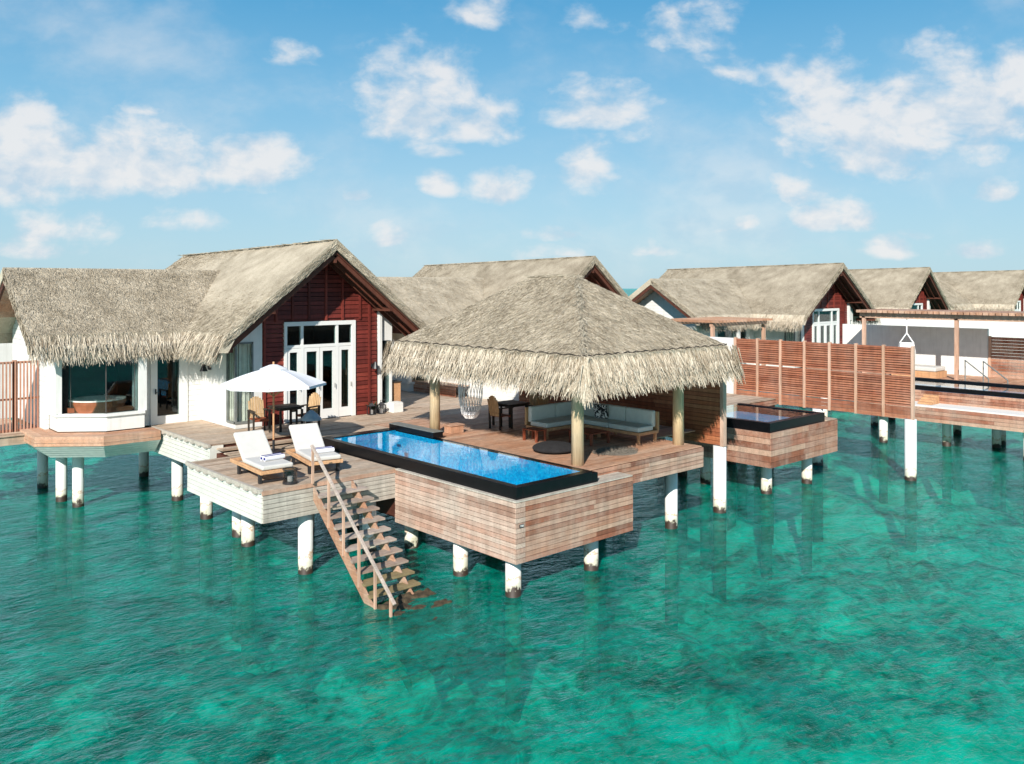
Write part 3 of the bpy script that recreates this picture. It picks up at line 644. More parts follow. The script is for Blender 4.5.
    m = MB(); m.box(-7.3, -3.0, 6.4, 6.5, zf, 5.4); m.box(-7.3, -7.26, 4.2, 6.4, zf, 5.2); m.box(-4.9, -4.85, 3.95, 6.4, zf, 5.2); m.box(-7.3, -3.0, 4.0, 6.5, 5.12, 5.16)
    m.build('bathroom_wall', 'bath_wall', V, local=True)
    # --- french doors
    fr = MB(); y0, y1 = yw - .04, yw + .1
    fr.box(-1.32, 1.41, y0, y1, 5.66, 5.80); fr.box(-1.32, -1.22, y0, y1, zf, 5.66); fr.box(1.26, 1.41, y0, y1, zf, 5.66)
    fr.box(-1.22, 1.26, y0 + .02, y1, 4.92, 5.02)
    F = fr.build('door_frame', 'white_frame', V, local=True)
    for x in (-.66, .68):
        fr = MB(); fr.box(x - .06, x + .06, y0 + .02, y1, zf, 4.92); fr.box(x - .05, x + .05, y0 + .025, y1, 4.92, 5.66); fr.build('mullion', 'white_frame', F, local=True)
    for (a, b) in ((-1.22, -.72), (-.60, .01), (.01, .62), (.74, 1.26)):
        d = MB(); st = .11; d.box(a + .01, a + st, y0 + .03, y1 - .03, zf + .02, 4.91); d.box(b - st, b - .01, y0 + .03, y1 - .03, zf + .02, 4.91)
        d.box(a + st, b - st, y0 + .03, y1 - .03, zf + .02, zf + .34); d.box(a + st, b - st, y0 + .03, y1 - .03, 4.78, 4.91)
        dd = d.build('door_leaf', 'white_frame', V, local=True)
        g = MB(); g.box(a + st, b - st, yw + .02, yw + .03, zf + .34, 4.78); g.build('pane', 'window_glass', dd, local=True)
        if detail: h = MB(); h.cyl((b - .06, y0 - .04, 3.5), (b - .06, y0 - .04, 3.66), .012, n=6); h.build('handle', 'dark_metal', dd, local=True)
    g = MB()
    for a, b in ((-1.22, -.71), (-.61, .63), (.73, 1.26)): g.box(a, b, yw + .02, yw + .03, 5.02, 5.66)
    g.build('transom_pane', 'window_glass', F, local=True)
    # --- corner window, right window
    w = MB(); w.box(-3.02, -2.96, yw - .02, yw + .06, 2.62, 5.2); w.box(-2.45, -2.4, yw - .02, yw + .06, 2.62, 5.2); w.box(-3.02, -2.4, yw - .02, yw + .06, 5.14, 5.2); w.box(-3.02, -2.4, yw - .03, yw + .06, 2.6, 2.67)
    w.box(-3.02, -2.96, 1.74, 1.8, 2.62, 5.2); w.box(-3.02, -2.96, yw + .06, 1.74, 5.14, 5.2); w.box(-3.03, -2.96, yw + .06, 1.74, 2.6, 2.67)
    wf = w.build('window_frame', 'grey_stone', V, local=True)
    g = MB(); g.box(-2.96, -2.45, yw + .01, yw + .02, 2.67, 5.14); g.box(-2.99, -2.98, yw + .06, 1.74, 2.67, 5.14); g.build('pane', 'clear_glass', wf, local=True)
    c = MB()
    for i in range(18):
        x = -2.9 + i * .042; yy = yw + .16 + .03 * math.sin(i * 1.9); c.box(x, x + .04, yy, yy + .02, 2.6, 5.16)
    for i in range(14):
        y = yw + .18 + i * .042; xx = -2.9 + .03 * math.sin(i * 2.1); c.box(xx, xx + .02, y, y + .04, 2.6, 5.16)
    c.build('curtain', 'curtain', V, local=True)
    g = MB(); g.box(2.52, 2.9, yw + .08, yw + .09, 2.75, 5.03); g.build('side_pane', 'window_glass', V, local=True)
    # --- wing glass door
    d = MB(); yv = 3.78; d.box(-4.72, -4.5, yv - .04, yv + .08, zf, 4.75); d.box(-3.78, -3.5, yv - .04, yv + .08, zf, 4.75); d.box(-4.5, -3.78, yv - .04, yv + .08, zf, 2.72)
    dd = d.build('side_door', 'white_frame', V, local=True)
    g = MB(); g.box(-4.5, -3.78, yv, yv + .01, 2.72, 4.75); g.build('pane', 'window_glass', dd, local=True)
    if detail: h = MB(); h.box(-4.58, -4.55, yv - .09, yv - .04, 3.45, 3.62); h.cyl((-4.56, yv - .08, 3.5), (-4.44, yv - .08, 3.5), .012, n=6); h.build('handle', 'dark_metal', dd, local=True)
    # --- bay glazing
    g = MB(); g.hexa((-7.22, 4.2, 3.04), (-6.25, 3.24, 3.04), (-6.25, 3.24, 4.75), (-7.22, 4.2, 4.75), (.01, .01, 0)); g.hexa((-6.25, 3.24, 3.04), (-5.28, 3.24, 3.04), (-5.28, 3.24, 4.75), (-6.25, 3.24, 4.75), (0, .01, 0))
    bw = g.build('bay_window', 'window_glass', V, local=True)
    g = MB(); g.box(-6.262, -6.238, 3.225, 3.25, 3.04, 4.75); g.box(-5.40, -5.385, 3.22, 3.24, 3.04, 4.75); g.beam((-7.05, 4.03, 3.04), (-7.05, 4.03, 4.75), .015, .015); g.build('mullion', 'interior_grey', bw, local=True)
    # --- bay ledge + flared skirt
    l = MB()
    def o2(d): return [(-7.4 - d, 6.6), (-7.4 - d, 4.12 - d * .47), (-6.25 - d * .41, 3.2 - d), (-4.85, 3.2 - d)]
    for i, (da, db, z0, z1) in enumerate(((.0, .22, 2.38, 2.47), (.235, .45, 2.37, 2.46), (.465, .70, 2.37, 2.46), (.70, .725, 2.27, 2.37), (.70, .73, 2.17, 2.26))):
        A, B = o2(da), o2(db)
        for j in range(3):
            q = [A[j], A[j + 1], B[j + 1], B[j]]
            l.add([(*p, z0) for p in q] + [(*p, z1) for p in q], [(3, 2, 1, 0), (4, 5, 6, 7), (0, 4, 5, 1)[::-1], (1, 5, 6, 2)[::-1], (2, 6, 7, 3)[::-1], (3, 7, 4, 0)[::-1]])
    L_ = l.build('bay_ledge', 'pavilion_wood', V, local=True)
    k = MB()
    for i in range(5):
        za, zb = 2.16 - i * .085, 2.16 - (i + 1) * .085 + .008; da, db = .70 - i * .10, .70 - (i + 1) * .10 + .02
        A, B = o2(da), o2(db)
        for j in range(3): k.add([(*A[j], za), (*A[j + 1], za), (*B[j + 1], zb), (*B[j], zb)], [(0, 1, 2, 3)])
    A = o2(.2); k.add([(*p, 1.74) for p in A] + [(-4.85, 6.6, 1.6)], [(0, 1, 2, 3, 4)])
    k.build('bay_skirt', 'bay_skirt', V, local=True)
    if detail:
        t = MB(); c = (-6.2, 4.25, 0); t.lathe([(.0, 2.5), (.66, 2.5), (.84, 3.3), (.84, 3.38), (.70, 3.38), (.62, 3.1), (0, 3.05)], (c[0], c[1], 0), 28)
        tb = t.build('bathtub', 'copper', V, local=True, smooth=False)
        t = MB(); t.lathe([(.71, 3.385), (.84, 3.385), (.84, 3.42), (.69, 3.42), (.60, 3.15), (.0, 3.13)], (c[0], c[1], 0), 28); t.build('tub_rim', 'tub_white', tb, local=True)
        t = MB(); t.box(-7.12, -6.78, 3.95, 4.3, 3.06, 3.2); t.build('tub_deck', 'copper', tb, local=True); t = MB(); t.box(-5.9, -5.35, 3.5, 4.1, 3.05, 3.16); t.build('tub_deck', 'copper', tb, local=True)
        t = MB(); t.tube([(-5.62, 3.7, 3.1), (-5.62, 3.7, 3.42), (-5.9, 3.7, 3.42), (-5.9, 3.7, 3.36)], .014); t.build('faucet', 'chrome', tb, local=True); t = MB(); t.tube([(-5.95, 4.2, 3.1), (-5.85, 4.1, 3.5)], .012); t.build('hand_shower', 'chrome', tb, local=True)
        # wall lamps
        for (x, y, z, dx, dy) in ((-3.02, 3.05, 4.25, -1, 0), (2.1, yw - .02, 4.15, 0, -1)):
            t = MB(); t.box(x - .06, x + .06, y - .06, y + .06, z - .04, z + .06); t.cyl((x, y, z + .05), (x + dx * .22, y + dy * .22, z + .14), .015, n=6)
            t.cyl((x + dx * .22, y + dy * .22, z + .16), (x + dx * .22, y + dy * .22, z - .08), .035, .13, n=14)
            wl = t.build('wall_lamp', 'dark_metal', V, local=True)
        # interior: bed and curtain seen through the doors
        t = MB(); t.box(-.6, 1.3, 3.6, 5.6, zf, 2.95); t.box(-.5, 1.2, 5.6, 5.75, zf, 3.7); bd = t.build('bed', 'canvas', V, local=True, bevel=.03)
        t = MB()
        for i in range(12): yy = 1.42 + .02 * math.sin(i * 2); t.box(.95 + i * .025, .972 + i * .025, yy, yy + .02, zf, 4.9)
        t.build('curtain', 'slat_tan', V, local=True)
    for x, y in ((-6.9, 5.6), (-6.7, 4.5), (-6.85, 8.1), (-3.6, 7.6), (-3.4, 4.9), (-.5, 7), (2, 4), (2, 9)):
        pile(V, x, y, 2.2, .17, local=True)
    return V

villa((14.85, 25.0, 0), 'nearest thatched villa with red gable, white french doors and glazed bath bay', 420, True)
far = villa((29.05, 26.4, -.18), 'thatched villa half hidden behind the open pavilion roof, only its roof and gable tip showing', 170, False)
for (x, y, z, lb) in ((48.9, 24.6, -.17, 'thatched villa with red gable and white doors standing behind the long louvred screen'),
                      (66.8, 26.8, -.12, 'small far thatched villa whose dark gable rises behind the timber pergola'),
                      (85.0, 25.6, -.12, 'most distant thatched villa, cut by the right edge of the photo')):
    c = copy_tree(far); c.location = (x, y, z); c['label'] = lb
    if x < 50: c.scale = (1.19, 1, 1)

# ------------------------------------------------------------------ TERRACE of the near villa (upper level, z 2.45)
T = thing('terrace_deck', (16, 24, 2.45), 'long timber terrace running from white walls to open pavilion at upper level', 'deck')
m = MB(); deckboards(m, 0, 10.13, 15.6, 24.0, 26.1, 2.45); deckboards(m, 0, 10.13, 11.84, 26.1, 28.76, 2.45)
deckboards(m, 0, 12.9, 15.6, 22.72, 24.0, 2.45)
m.build('deck_boards', 'deck_wood', T)
m = MB(); deckboards(m, 0, 15.6, 22.5, 18.0, 24.0, 2.45); deckboards(m, 0, 15.62, 20.45, 14.5, 18.0, 2.45); deckboards(m, 0, 20.45, 22.5, 16.2, 18.0, 2.45)
m.build('deck_boards', 'pavilion_wood', T)
m = MB(); deckboards(m, 0, 15.6, 22.5, 24.0, 26.1, 2.45); deckboards(m, 0, 17.85, 22.5, 26.1, 38, 2.45); m.build('deck_boards', 'deck_wood', T)
m = MB(); clad(m, 0, 15.62, 20.48, 1.86, 2.42, 14.5, -1, bh=.115, t=.035); clad(m, 1, 14.5, 16.2, 1.86, 2.42, 20.45, 1, bh=.115, t=.035)
m.build('fascia', 'fascia_red', T)
# white flared fascia on the left edge
m = MB()
for i in range(6):
    za, zb = 2.36 - i * .12, 2.36 - (i + 1) * .12 + .012
    fl = lambda z: .45 * (2.36 - z) / .72
    m.hexa((10.10, 24.0, za), (10.10, 28.5 + .0, za), (10.10, 28.5 - fl(zb) * 0, zb), (10.10, 24.0, zb), (.03, 0, 0))
m.box(10.1, 10.5, 23.97, 24.0, 1.66, 2.42)
m.build('fascia', 'white_fascia', T)
m = MB(); m.box(10.04, 10.12, 23.95, 28.6, 2.385, 2.47)
for i in range(10): m.box(10.03, 10.16, 24.1 + i * .46, 24.3 + i * .46, 2.34, 2.385, .1)
m.build('edge_rail', 'fascia_grey', T)
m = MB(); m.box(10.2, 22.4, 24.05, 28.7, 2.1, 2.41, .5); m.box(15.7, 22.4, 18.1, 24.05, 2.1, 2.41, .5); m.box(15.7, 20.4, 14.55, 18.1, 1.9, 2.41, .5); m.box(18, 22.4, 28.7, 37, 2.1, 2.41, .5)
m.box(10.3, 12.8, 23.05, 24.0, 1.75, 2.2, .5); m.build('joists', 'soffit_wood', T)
m = MB()
for (a, b, z) in ((23.55, 24.0, 2.36), (23.1, 23.5, 2.3)): deckboards(m, 0, 10.3, 12.85, a, b, z - .02)
m.build('step', 'deck_wood', T)
for u, v in ((10.6, 25.4), (10.8, 28.2), (13.5, 27.6), (20.15, 15.35), (18.0, 16.2), (18.0, 21), (21.8, 20), (15.9, 18.6), (21.6, 25.5), (18.9, 26), (19.0, 30)): pile(T, u, v, 2.12 if v > 16 else 1.9)

# ------------------------------------------------------------------ LOUNGER DECK (z 2.26)
D = thing('sun_deck', (10.9, 20.8, 2.26), 'lower sun deck with white side fascia carrying the two sun loungers', 'deck')
m = MB(); deckboards(m, 0, 9.1, 12.8, 18.62, 23.0, 2.26); m.build('deck_boards', 'deck_wood', D)
m = MB(); clad(m, 1, 18.62, 23.0, 1.5, 2.2, 9.1, -1, bh=.115, t=.03, gap=.01, joint=30); m.box(9.1, 9.5, 23.0, 23.03, 1.5, 2.2); m.build('fascia', 'white_fascia', D)
m = MB(); clad(m, 0, 9.1, 12.78, 1.5, 2.15, 18.62, -1, bh=.11, t=.03); m.build('fascia', 'fascia_grey', D)
m = MB(); clad(m, 0, 9.07, 12.8, 2.15, 2.255, 18.61, -1, bh=.1, t=.035); m.build('fascia', 'fascia_edge', D)
m = MB(); m.box(9.02, 9.11, 18.62, 23.0, 2.19, 2.285)
for i in range(9): m.box(9.01, 9.13, 18.8 + i * .47, 19.0 + i * .47, 2.15, 2.19, .1)
m.build('edge_rail', 'fascia_grey', D)
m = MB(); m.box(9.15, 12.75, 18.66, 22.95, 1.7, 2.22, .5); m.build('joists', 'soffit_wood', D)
for u, v in ((10.38, 18.95), (10.52, 23.0), (10.33, 22.0), (12.3, 19.1), (12.35, 22.4)): pile(D, u, v, 1.7)

# ------------------------------------------------------------------ POOL
Pn = thing('infinity_pool', (14.2, 18, .85), 'long blue mosaic infinity pool in black rim set in timber clad box', 'pool', 'private plunge pools')
m = MB(); clad(m, 1, 13.98, 18.6, .87, 2.22, 12.8, -1, bh=.112, t=.035); m.build('cladding', 'fascia_pale', Pn)
m = MB(); clad(m, 0, 13.05, 16.75, .87, 2.22, 13.98, -1, bh=.112, t=.035); m.build('cladding', 'fascia_red', Pn)
m = MB(); clad(m, 0, 12.765, 13.05, .87, 2.22, 13.98, -1, bh=.112, t=.04, jitter=0); m.build('corner_boards', 'fascia_pale', Pn); m = MB(); clad(m, 1, 13.98, 14.5, .87, 2.22, 16.75, 1, bh=.112); m.build('corner_boards', 'fascia_pale', Pn)
m = MB(); deckboards(m, 0, 15.4, 16.76, 13.96, 14.5, 2.255, bw=.13); m.box(12.765, 15.5, 13.945, 14.05, 2.22, 2.255, .6); m.box(12.765, 12.87, 14.05, 18.6, 2.22, 2.255, .6); m.build('ledge', 'fascia_grey', Pn)
m = MB(); m.box(12.85, 16.7, 14.02, 14.45, .95, 2.2, .5); m.box(12.85, 15.6, 14.45, 22.5, .95, 1.35, .5); m.box(12.84, 12.86, 14.0, 22.5, .95, 2.2); m.box(12.8, 16.7, 14.0, 18.6, .88, .95); m.build('under_structure', 'soffit_wood', Pn)
x0, x1, y0, y1 = 12.87, 15.55, 14.04, 22.68; zr = 2.53
m = MB()
m.box(x0, x0 + .2, y0, y1, 1.36, zr); m.box(x1 - .2, x1, y0, y1, 1.36, 2.49); m.box(x0 + .2, x1 - .2, y0, y0 + .22, 1.36, zr); m.box(x0 + .2, x1 - .2, y1 - .35, y1, 1.36, zr)
R_ = m.build('rim', 'black_stone', Pn, bevel=.012)
m = MB(); m.box(15.36, 15.72, 20.4, y1 + .02, 2.5, 2.66); m.build('raised_ledge', 'black_stone', R_)
m = MB(); m.box(15.35, 15.73, 20.39, y1 + .03, 2.66, 2.675); m.build('ledge_top', 'grey_stone', R_)
m = MB(); a, b, c, d = x0 + .2, x1 - .2, y0 + .22, y1 - .35
m.box(a, a + .004, c, d, 1.4, 2.5); m.box(b - .004, b, c, d, 1.4, 2.47); m.box(a, b, c, c + .004, 1.4, 2.5); m.box(a, b, d - .004, d, 1.4, 2.5); m.box(a, b, c, d, 1.7, 1.76)
m.box(a + .1, b - .3, d - .5, d - .05, 1.8, 2.3); m.box(a + .1, b - .3, d - .9, d - .5, 1.8, 2.1)
m.build('basin', 'pool_mosaic', Pn)
m = MB(); m.add([(a, c, 2.50), (b, c, 2.50), (b, d, 2.50), (a, d, 2.50)], [(0, 1, 2, 3)]); m.build('pool_surface', 'pool_water', Pn)
pl = MB(); pl.box(12.86, 12.99, 13.925, 13.938, 1.66, 1.735); PL = pl.build('number_plate', 'plate_black', Pn)
def text(body, loc, size, rot, mat, parent, name='lettering'):
    cu = bpy.data.curves.new(name, 'FONT'); cu.body = body; cu.size = size; cu.extrude = .002; cu.align_x = 'CENTER'; cu.align_y = 'CENTER'
    o = bpy.data.objects.new(name, cu); dg = None; COL.objects.link(o)
    me = bpy.data.meshes.new_from_object(o); bpy.data.objects.remove(o)
    me.materials.clear(); me.materials.append(MATS[mat]); o = bpy.data.objects.new(name, me); COL.objects.link(o)
    off = Vector((0, 0, 0)); p = parent
    while p: off += p.location; p = p.parent
    o.parent = parent; o.location = Vector(loc) - off; o.rotation_euler = rot; return o
text('708', (12.925, 13.922, 1.697), .07, (R(90), 0, 0), 'white_frame', PL)
for u, v in ((13.1, 14.4), (15.75, 14.45), (13.1, 16.3), (13.5, 18.9), (13.3, 21.5), (15.3, 17.5), (15.3, 21)): pile(Pn, u, v, .95)

# ------------------------------------------------------------------ PAVILION
PV = thing('thatched_pavilion', (18.2, 18.2, 2.45), 'open sided pavilion with hipped thatched roof on round timber posts beside the pool', 'pavilion')
px0, px1, py0, py1 = 15.25, 21.25, 14.2, 22.2; zb_ = 5.28; zt = 7.28; ry0, ry1 = 17.25, 19.3; rx = 18.25; lip = .2; zl = 4.62
m = MB(); A = (px0, py0, zb_); B = (px1, py0, zb_); C_ = (px1, py1, zb_); E_ = (px0, py1, zb_); r0 = (rx, ry0, zt); r1 = (rx, ry1, zt)
for th in (0, -.3):
    o = len(m.v); vs = [(p[0], p[1], p[2] + th) for p in (A, B, C_, E_, r0, r1)]
    fs = [(0, 1, 4), (1, 2, 5, 4), (2, 3, 5), (3, 0, 4, 5)]
    m.add(vs, fs if th == 0 else [f[::-1] for f in fs])
lo = [(px0 - lip, py0 - lip, zl), (px1 + lip, py0 - lip, zl), (px1 + lip, py1 + lip, zl), (px0 - lip, py1 + lip, zl)]
li = [(px0 + .1, py0 + .1, zl + .05), (px1 - .1, py0 + .1, zl + .05), (px1 - .1, py1 - .1, zl + .05), (px0 + .1, py1 - .1, zl + .05)]
up = [A, B, C_, E_]
for i in range(4):
    j = (i + 1) % 4; m.add([up[i], up[j], lo[j], lo[i]], [(0, 3, 2, 1)]); m.add([lo[i], lo[j], li[j], li[i]], [(0, 3, 2, 1)]); m.add([li[i], li[j], (up[j][0], up[j][1], zb_ - .3), (up[i][0], up[i][1], zb_ - .3)], [(0, 3, 2, 1)])
RF = m.build('thatched_roof', 'thatch', PV)
b = MB(); dn = 620
slope(b, r0, r0, B, A, dn); slope(b, r0, r1, E_, A, dn); slope(b, r1, r0, B, C_, dn * .5); slope(b, r1, r1, C_, E_, dn * .4)
n = 1100; T_ = rng.random(n)[:, None]; Pp = np.array(r0) * (1 - T_) + np.array(A) * T_; Pp += rng.normal(0, .05, (n, 3)); Pp[:, 2] += .02
hd = np.array(A) - np.array(r0); hd /= np.linalg.norm(hd); sd = np.cross(hd, [0, 0, 1.]); sd /= np.linalg.norm(sd)
blades(b, Pp, hd, sd, np.array([0, 0, 1.]), (.1, .25), (.01, .022), .5, .12)
n = 500; T_ = rng.random(n)[:, None]; Pp = np.array(r0) * (1 - T_) + np.array(r1) * T_; Pp += rng.normal(0, .035, (n, 3)); blades(b, Pp, np.array([0, 1., 0]), np.array([1., 0, 0]), np.array([0, 0, 1.]), (.1, .2), (.01, .02), .9, .05)
b.build('thatch_straw', 'thatch', RF)
f = MB()
for i, out in ((0, (0, -1, 0)), (3, (-1, 0, 0)), (1, (1, 0, 0)), (2, (0, 1, 0))):
    j = (i + 1) % 4; q = 560 if i in (0, 3) else 200
    fringe(f, up[i], up[j], lo[i], lo[j], out, q, tail=(.16, .36))
# rounded corner tufts
for i in range(4):
    cxy = np.array(lo[i]); n = 260; P_ = np.repeat(cxy[None], n, 0); P_[:, 2] += rng.uniform(-.05, .7, n); P_[:, :2] += rng.normal(0, .05, (n, 2)) - (P_[:, 2:3] - zl) * .12 * np.sign(cxy[:2] - np.array([18.25, 18.2]))
    oo = np.sign(cxy - np.array([18.25, 18.2, cxy[2]])); oo = oo / np.linalg.norm(oo); sd = np.array([oo[1], -oo[0], 0])
    blades(f, P_, np.array([0, 0, -1.]) + oo * .15, sd, oo, (.3, .55), (.02, .045), .2, .2)
f.build('eave_fringe', 'thatch_fringe', RF)
# binding line where the eave band is tied on
k = MB()
for i in (0, 1, 3):
    j = (i + 1) % 4; a_, b_ = Vector(up[i]), Vector(up[j]); pr = None
    for q in range(61):
        p = a_.lerp(b_, q / 60) + Vector((0, 0, .035 + .02 * math.sin(q * 1.7)))
        if pr: k.cyl(pr, p, .014, n=5, rnd=.0)
        pr = p
k.build('binding_cord', 'dark_furniture', RF)
m = MB()
for p in ((A, r0), (B, r0), (C_, r1), (E_, r1)): m.beam(Vector(p[0]) + Vector((0, 0, -.42)), Vector(p[1]) + Vector((0, 0, -.42)), .12, .14)
for q in range(9): y = 15 + q * .8; dd_ = min(3, y - py0, py1 - y) ; m.beam((px0 + .1, y, zb_ - .38), (px0 + dd_, y, zb_ - .42 + dd_ * .65), .07, .08); m.beam((px1 - .1, y, zb_ - .38), (px1 - dd_, y, zb_ - .42 + dd_ * .65), .07, .08)
for x in (15.95, 20.15): m.beam((x, 14.5, 4.85), (x, 21.9, 4.85), .16, .2)
for y in (15.1, 21.1): m.beam((15.5, y, 4.98), (21, y, 4.98), .16, .2)
m.build('rafters', 'rafter_wood', RF)
for u, v in ((15.95, 15.1), (20.15, 15.1), (15.95, 21.1), (20.15, 21.1)):
    m = MB(); m.cyl((u, v, 2.45), (u, v, 4.95), .165, .15, n=16); o = m.build('post', 'post_wood', PV)
    for p in o.data.polygons: p.use_smooth = len(p.vertices) == 4

# ------------------------------------------------------------------ SCREEN WALLS between the villas
S = thing('timber_screen_wall', (22.6, 19, 2.05), 'tall solid red timber screen wall behind the corner sofa', 'wall')
m = MB(); clad(m, 1, 15.3, 24.5, 2.08, 5.0, 22.62, -1, bh=.135, t=.03, joint=3.4); m.build('boards', 'screen_wood', S)
m = MB(); m.box(22.62, 22.7, 15.3, 24.5, 2.08, 5.0, .3); m.build('backing', 'soffit_wood', S)
m = MB(); m.box(22.55, 22.72, 15.2, 15.32, 2.06, 5.02, .8); m.build('end_post', 'louver_post', S)
pile(S, 22.68, 15.42, 2.05, .2); pile(S, 22.68, 19.5, 2.05, .2)
W = thing('divider_wall', (22.7, 30, 2.45), 'white divider wall beyond the pavilion, seen under its eave', 'wall', 'white walls dividing the villas')
m = MB(); clad(m, 1, 24.55, 40, 2.3, 4.75, 22.66, -1, bh=.17, t=.03, gap=.006, joint=40, jitter=0); m.box(22.66, 22.8, 24.55, 40, 2.3, 4.78); m.build('wall_boards', 'white_paint', W)
pile(W, 22.72, 26, 2.3); pile(W, 22.72, 33, 2.3)
B_ = thing('low_timber_bench', (22.2, 30, 2.45), 'low reddish timber bench along white divider wall seen under the pavilion eave', 'bench')
m = MB(); deckboards(m, 1, 21.8, 22.55, 27.5, 35, 2.9); m.build('seat', 'pavilion_wood', B_); m = MB(); clad(m, 1, 27.5, 35, 2.46, 2.86, 21.85, -1, bh=.1); m.build('front', 'fascia_red', B_)

# louvred screen
LS = thing('louvred_screen', (31.4, 17, 2.2), 'long reddish louvred timber screen of seven panels beside the neighbour pool', 'screen')
vs_ = [13.2 + i * 7.35 / 7 for i in range(8)]
for i in range(8):
    m = MB(); v = vs_[i]; m.box(31.34, 31.46, v - .05, v + .05, 2.2, 4.84, random.random()); m.build('post', 'louver_post', LS)
for i in range(7):
    m = MB(); a_, b_ = vs_[i] + .055, vs_[i + 1] - .055; z = 2.66
    m.box(31.36, 31.44, a_, b_, 4.72, 4.79, .9); m.box(31.36, 31.44, a_, b_, 3.68, 3.73, .9)
    while z < 4.70:
        if not (3.62 < z < 3.74): m.hexa((31.355, a_, z), (31.355, b_, z), (31.44, b_, z + .085), (31.44, a_, z + .085), (.0, 0, .013))
        z += .087
    m.build('louvre_panel', 'louver_wood', LS)
m = MB(); clad(m, 1, 13.26, 20.5, 2.22, 2.64, 31.42, -1, bh=.14, t=.05); m.build('base_boards', 'louver_wood', LS)
m = MB(); m.box(31.46, 31.48, 13.3, 20.5, 2.4, 4.7); 
pile(LS, 31.5, 13.32, 2.2, .2); pile(LS, 31.5, 16.9, 2.2, .2); pile(LS, 31.5, 20.3, 2.2, .2)
W2 = thing('divider_wall', (31.4, 26, 2.4), 'white divider wall showing between the pavilion thatch and louvred screen', 'wall', 'white walls dividing the villas')
m = MB(); m.box(31.35, 31.5, 20.65, 27.4, 2.4, 4.8); m.build('wall_boards', 'white_paint', W2)

# neighbour deck and pool
ND = thing('neighbour_deck', (27, 22, 2.45), 'sandy grey deck of the second villa ending at the louvred screen', 'deck')
m = MB(); deckboards(m, 0, 22.9, 31.3, 18.6, 27.5, 2.45); m.build('deck_boards', 'deck_wood', ND)
m = MB(); clad(m, 0, 22.9, 31.32, 2.2, 2.41, 18.6, -1, bh=.1); m.build('fascia', 'fascia_red', ND)
m = MB(); m.box(22.95, 31.3, 18.65, 27.4, 2.1, 2.41); m.build('joists', 'soffit_wood', ND)
for u, v in ((30.8, 19.1), (29.2, 19.3), (26, 19.3), (30.8, 24), (26, 24)): pile(ND, u, v, 2.1)
def plunge_pool(x0, x1, y0, y1, label):
    Pq = thing('infinity_pool', ((x0 + x1) / 2, (y0 + y1) / 2, 1), label, 'pool', 'private plunge pools')
    m = MB(); clad(m, 1, y0, y1, 1.08, 2.22, x0, -1, bh=.19, t=.035); clad(m, 0, x0 - .03, x1, 1.08, 2.22, y0, -1, bh=.19, t=.035); m.box(x0 + .01, x1 - .02, y0 + .01, y1, 1.1, 2.2); m.build('cladding', 'fascia_red', Pq)
    m = MB(); xb = x1 - .75
    m.box(x0 + .06, x0 + .25, y0 + .06, y1, 2.2, 2.52); m.box(xb - .2, xb, y0 + .06, y1, 2.2, 2.52); m.box(x0 + .25, xb - .2, y0 + .06, y0 + .26, 2.2, 2.52); m.build('rim', 'black_stone', Pq)
    m = MB(); m.box(x0 + .25, xb - .2, y0 + .26, y1, 2.2, 2.23); m.build('basin', 'pool_mosaic', Pq)
    m = MB(); m.add([(x0 + .25, y0 + .26, 2.49), (xb - .2, y0 + .26, 2.49), (xb - .2, y1, 2.49), (x0 + .25, y1, 2.49)], [(0, 1, 2, 3)]); m.build('pool_surface', 'pool_water', Pq)
    m = MB(); deckboards(m, 1, xb, x1, y0, y1, 2.25); m.build('ledge', 'deck_wood', Pq)
    return Pq
q = plunge_pool(25.0, 29.4, 15.05, 18.55, 'small blue pool in a striped timber box between the pavilion and louvred screen')
for u, v in ((25.9, 15.75), (28.3, 15.6), (29.1, 17.6), (25.6, 18)): pile(q, u, v, 1.1)

# third villa: pool, deck, pergola, walls
q = thing('infinity_pool', (40, 15, 1.3), 'long black rimmed pool over a white ledge, right edge behind the louvred screen', 'pool', 'private plunge pools')
m = MB(); clad(m, 1, 9, 18.5, 1.85, 2.38, 39.2, -1, bh=.14); clad(m, 1, 9, 18.5, 1.2, 1.82, 37.9, -1, bh=.14); m.build('cladding', 'fascia_red', q)
m = MB(); m.box(37.93, 39.18, 9, 18.5, 1.3, 1.86); m.build('white_ledge', 'white_gravel', q)
m = MB(); m.box(39.2, 39.4, 9, 19.5, 2.38, 2.56); m.box(42, 42.2, 9, 19.5, 2.38, 2.62); m.box(39.4, 42, 19.3, 19.5, 2.38, 2.62); m.box(39.22, 42, 9, 18.5, 1.3, 2.3); m.build('rim', 'black_stone', q)
m = MB(); m.box(39.4, 42, 9, 19.3, 2.3, 2.33); m.build('basin', 'pool_mosaic', q)
m = MB(); m.add([(39.4, 9, 2.54), (42, 9, 2.54), (42, 19.3, 2.54), (39.4, 19.3, 2.54)], [(0, 1, 2, 3)]); m.build('pool_surface', 'pool_water', q)
for u, v in ((38.3, 17.4), (39.4, 15.1), (40.6, 13.5), (41.5, 13.6), (38.4, 11.6), (39, 9.6)): pile(q, u, v, 1.5)
ND = thing('neighbour_deck', (44, 18, 2.45), 'timber deck behind the third pool, under the pergola', 'deck')
m = MB(); deckboards(m, 0, 42.2, 47, 9, 24.5, 2.45); m.box(42.3, 47, 9.1, 24.4, 2.1, 2.41); m.build('deck_boards', 'pavilion_wood', ND)
for u, v in ((43, 16), (45, 20), (44, 12), (42.6, 19.8), (42.6, 22.5)): pile(ND, u, v, 2.1)
pg = thing('timber_pergola', (44, 17, 2.45), 'flat reddish timber pergola over the third villa deck, right side', 'pergola', 'timber pergolas')
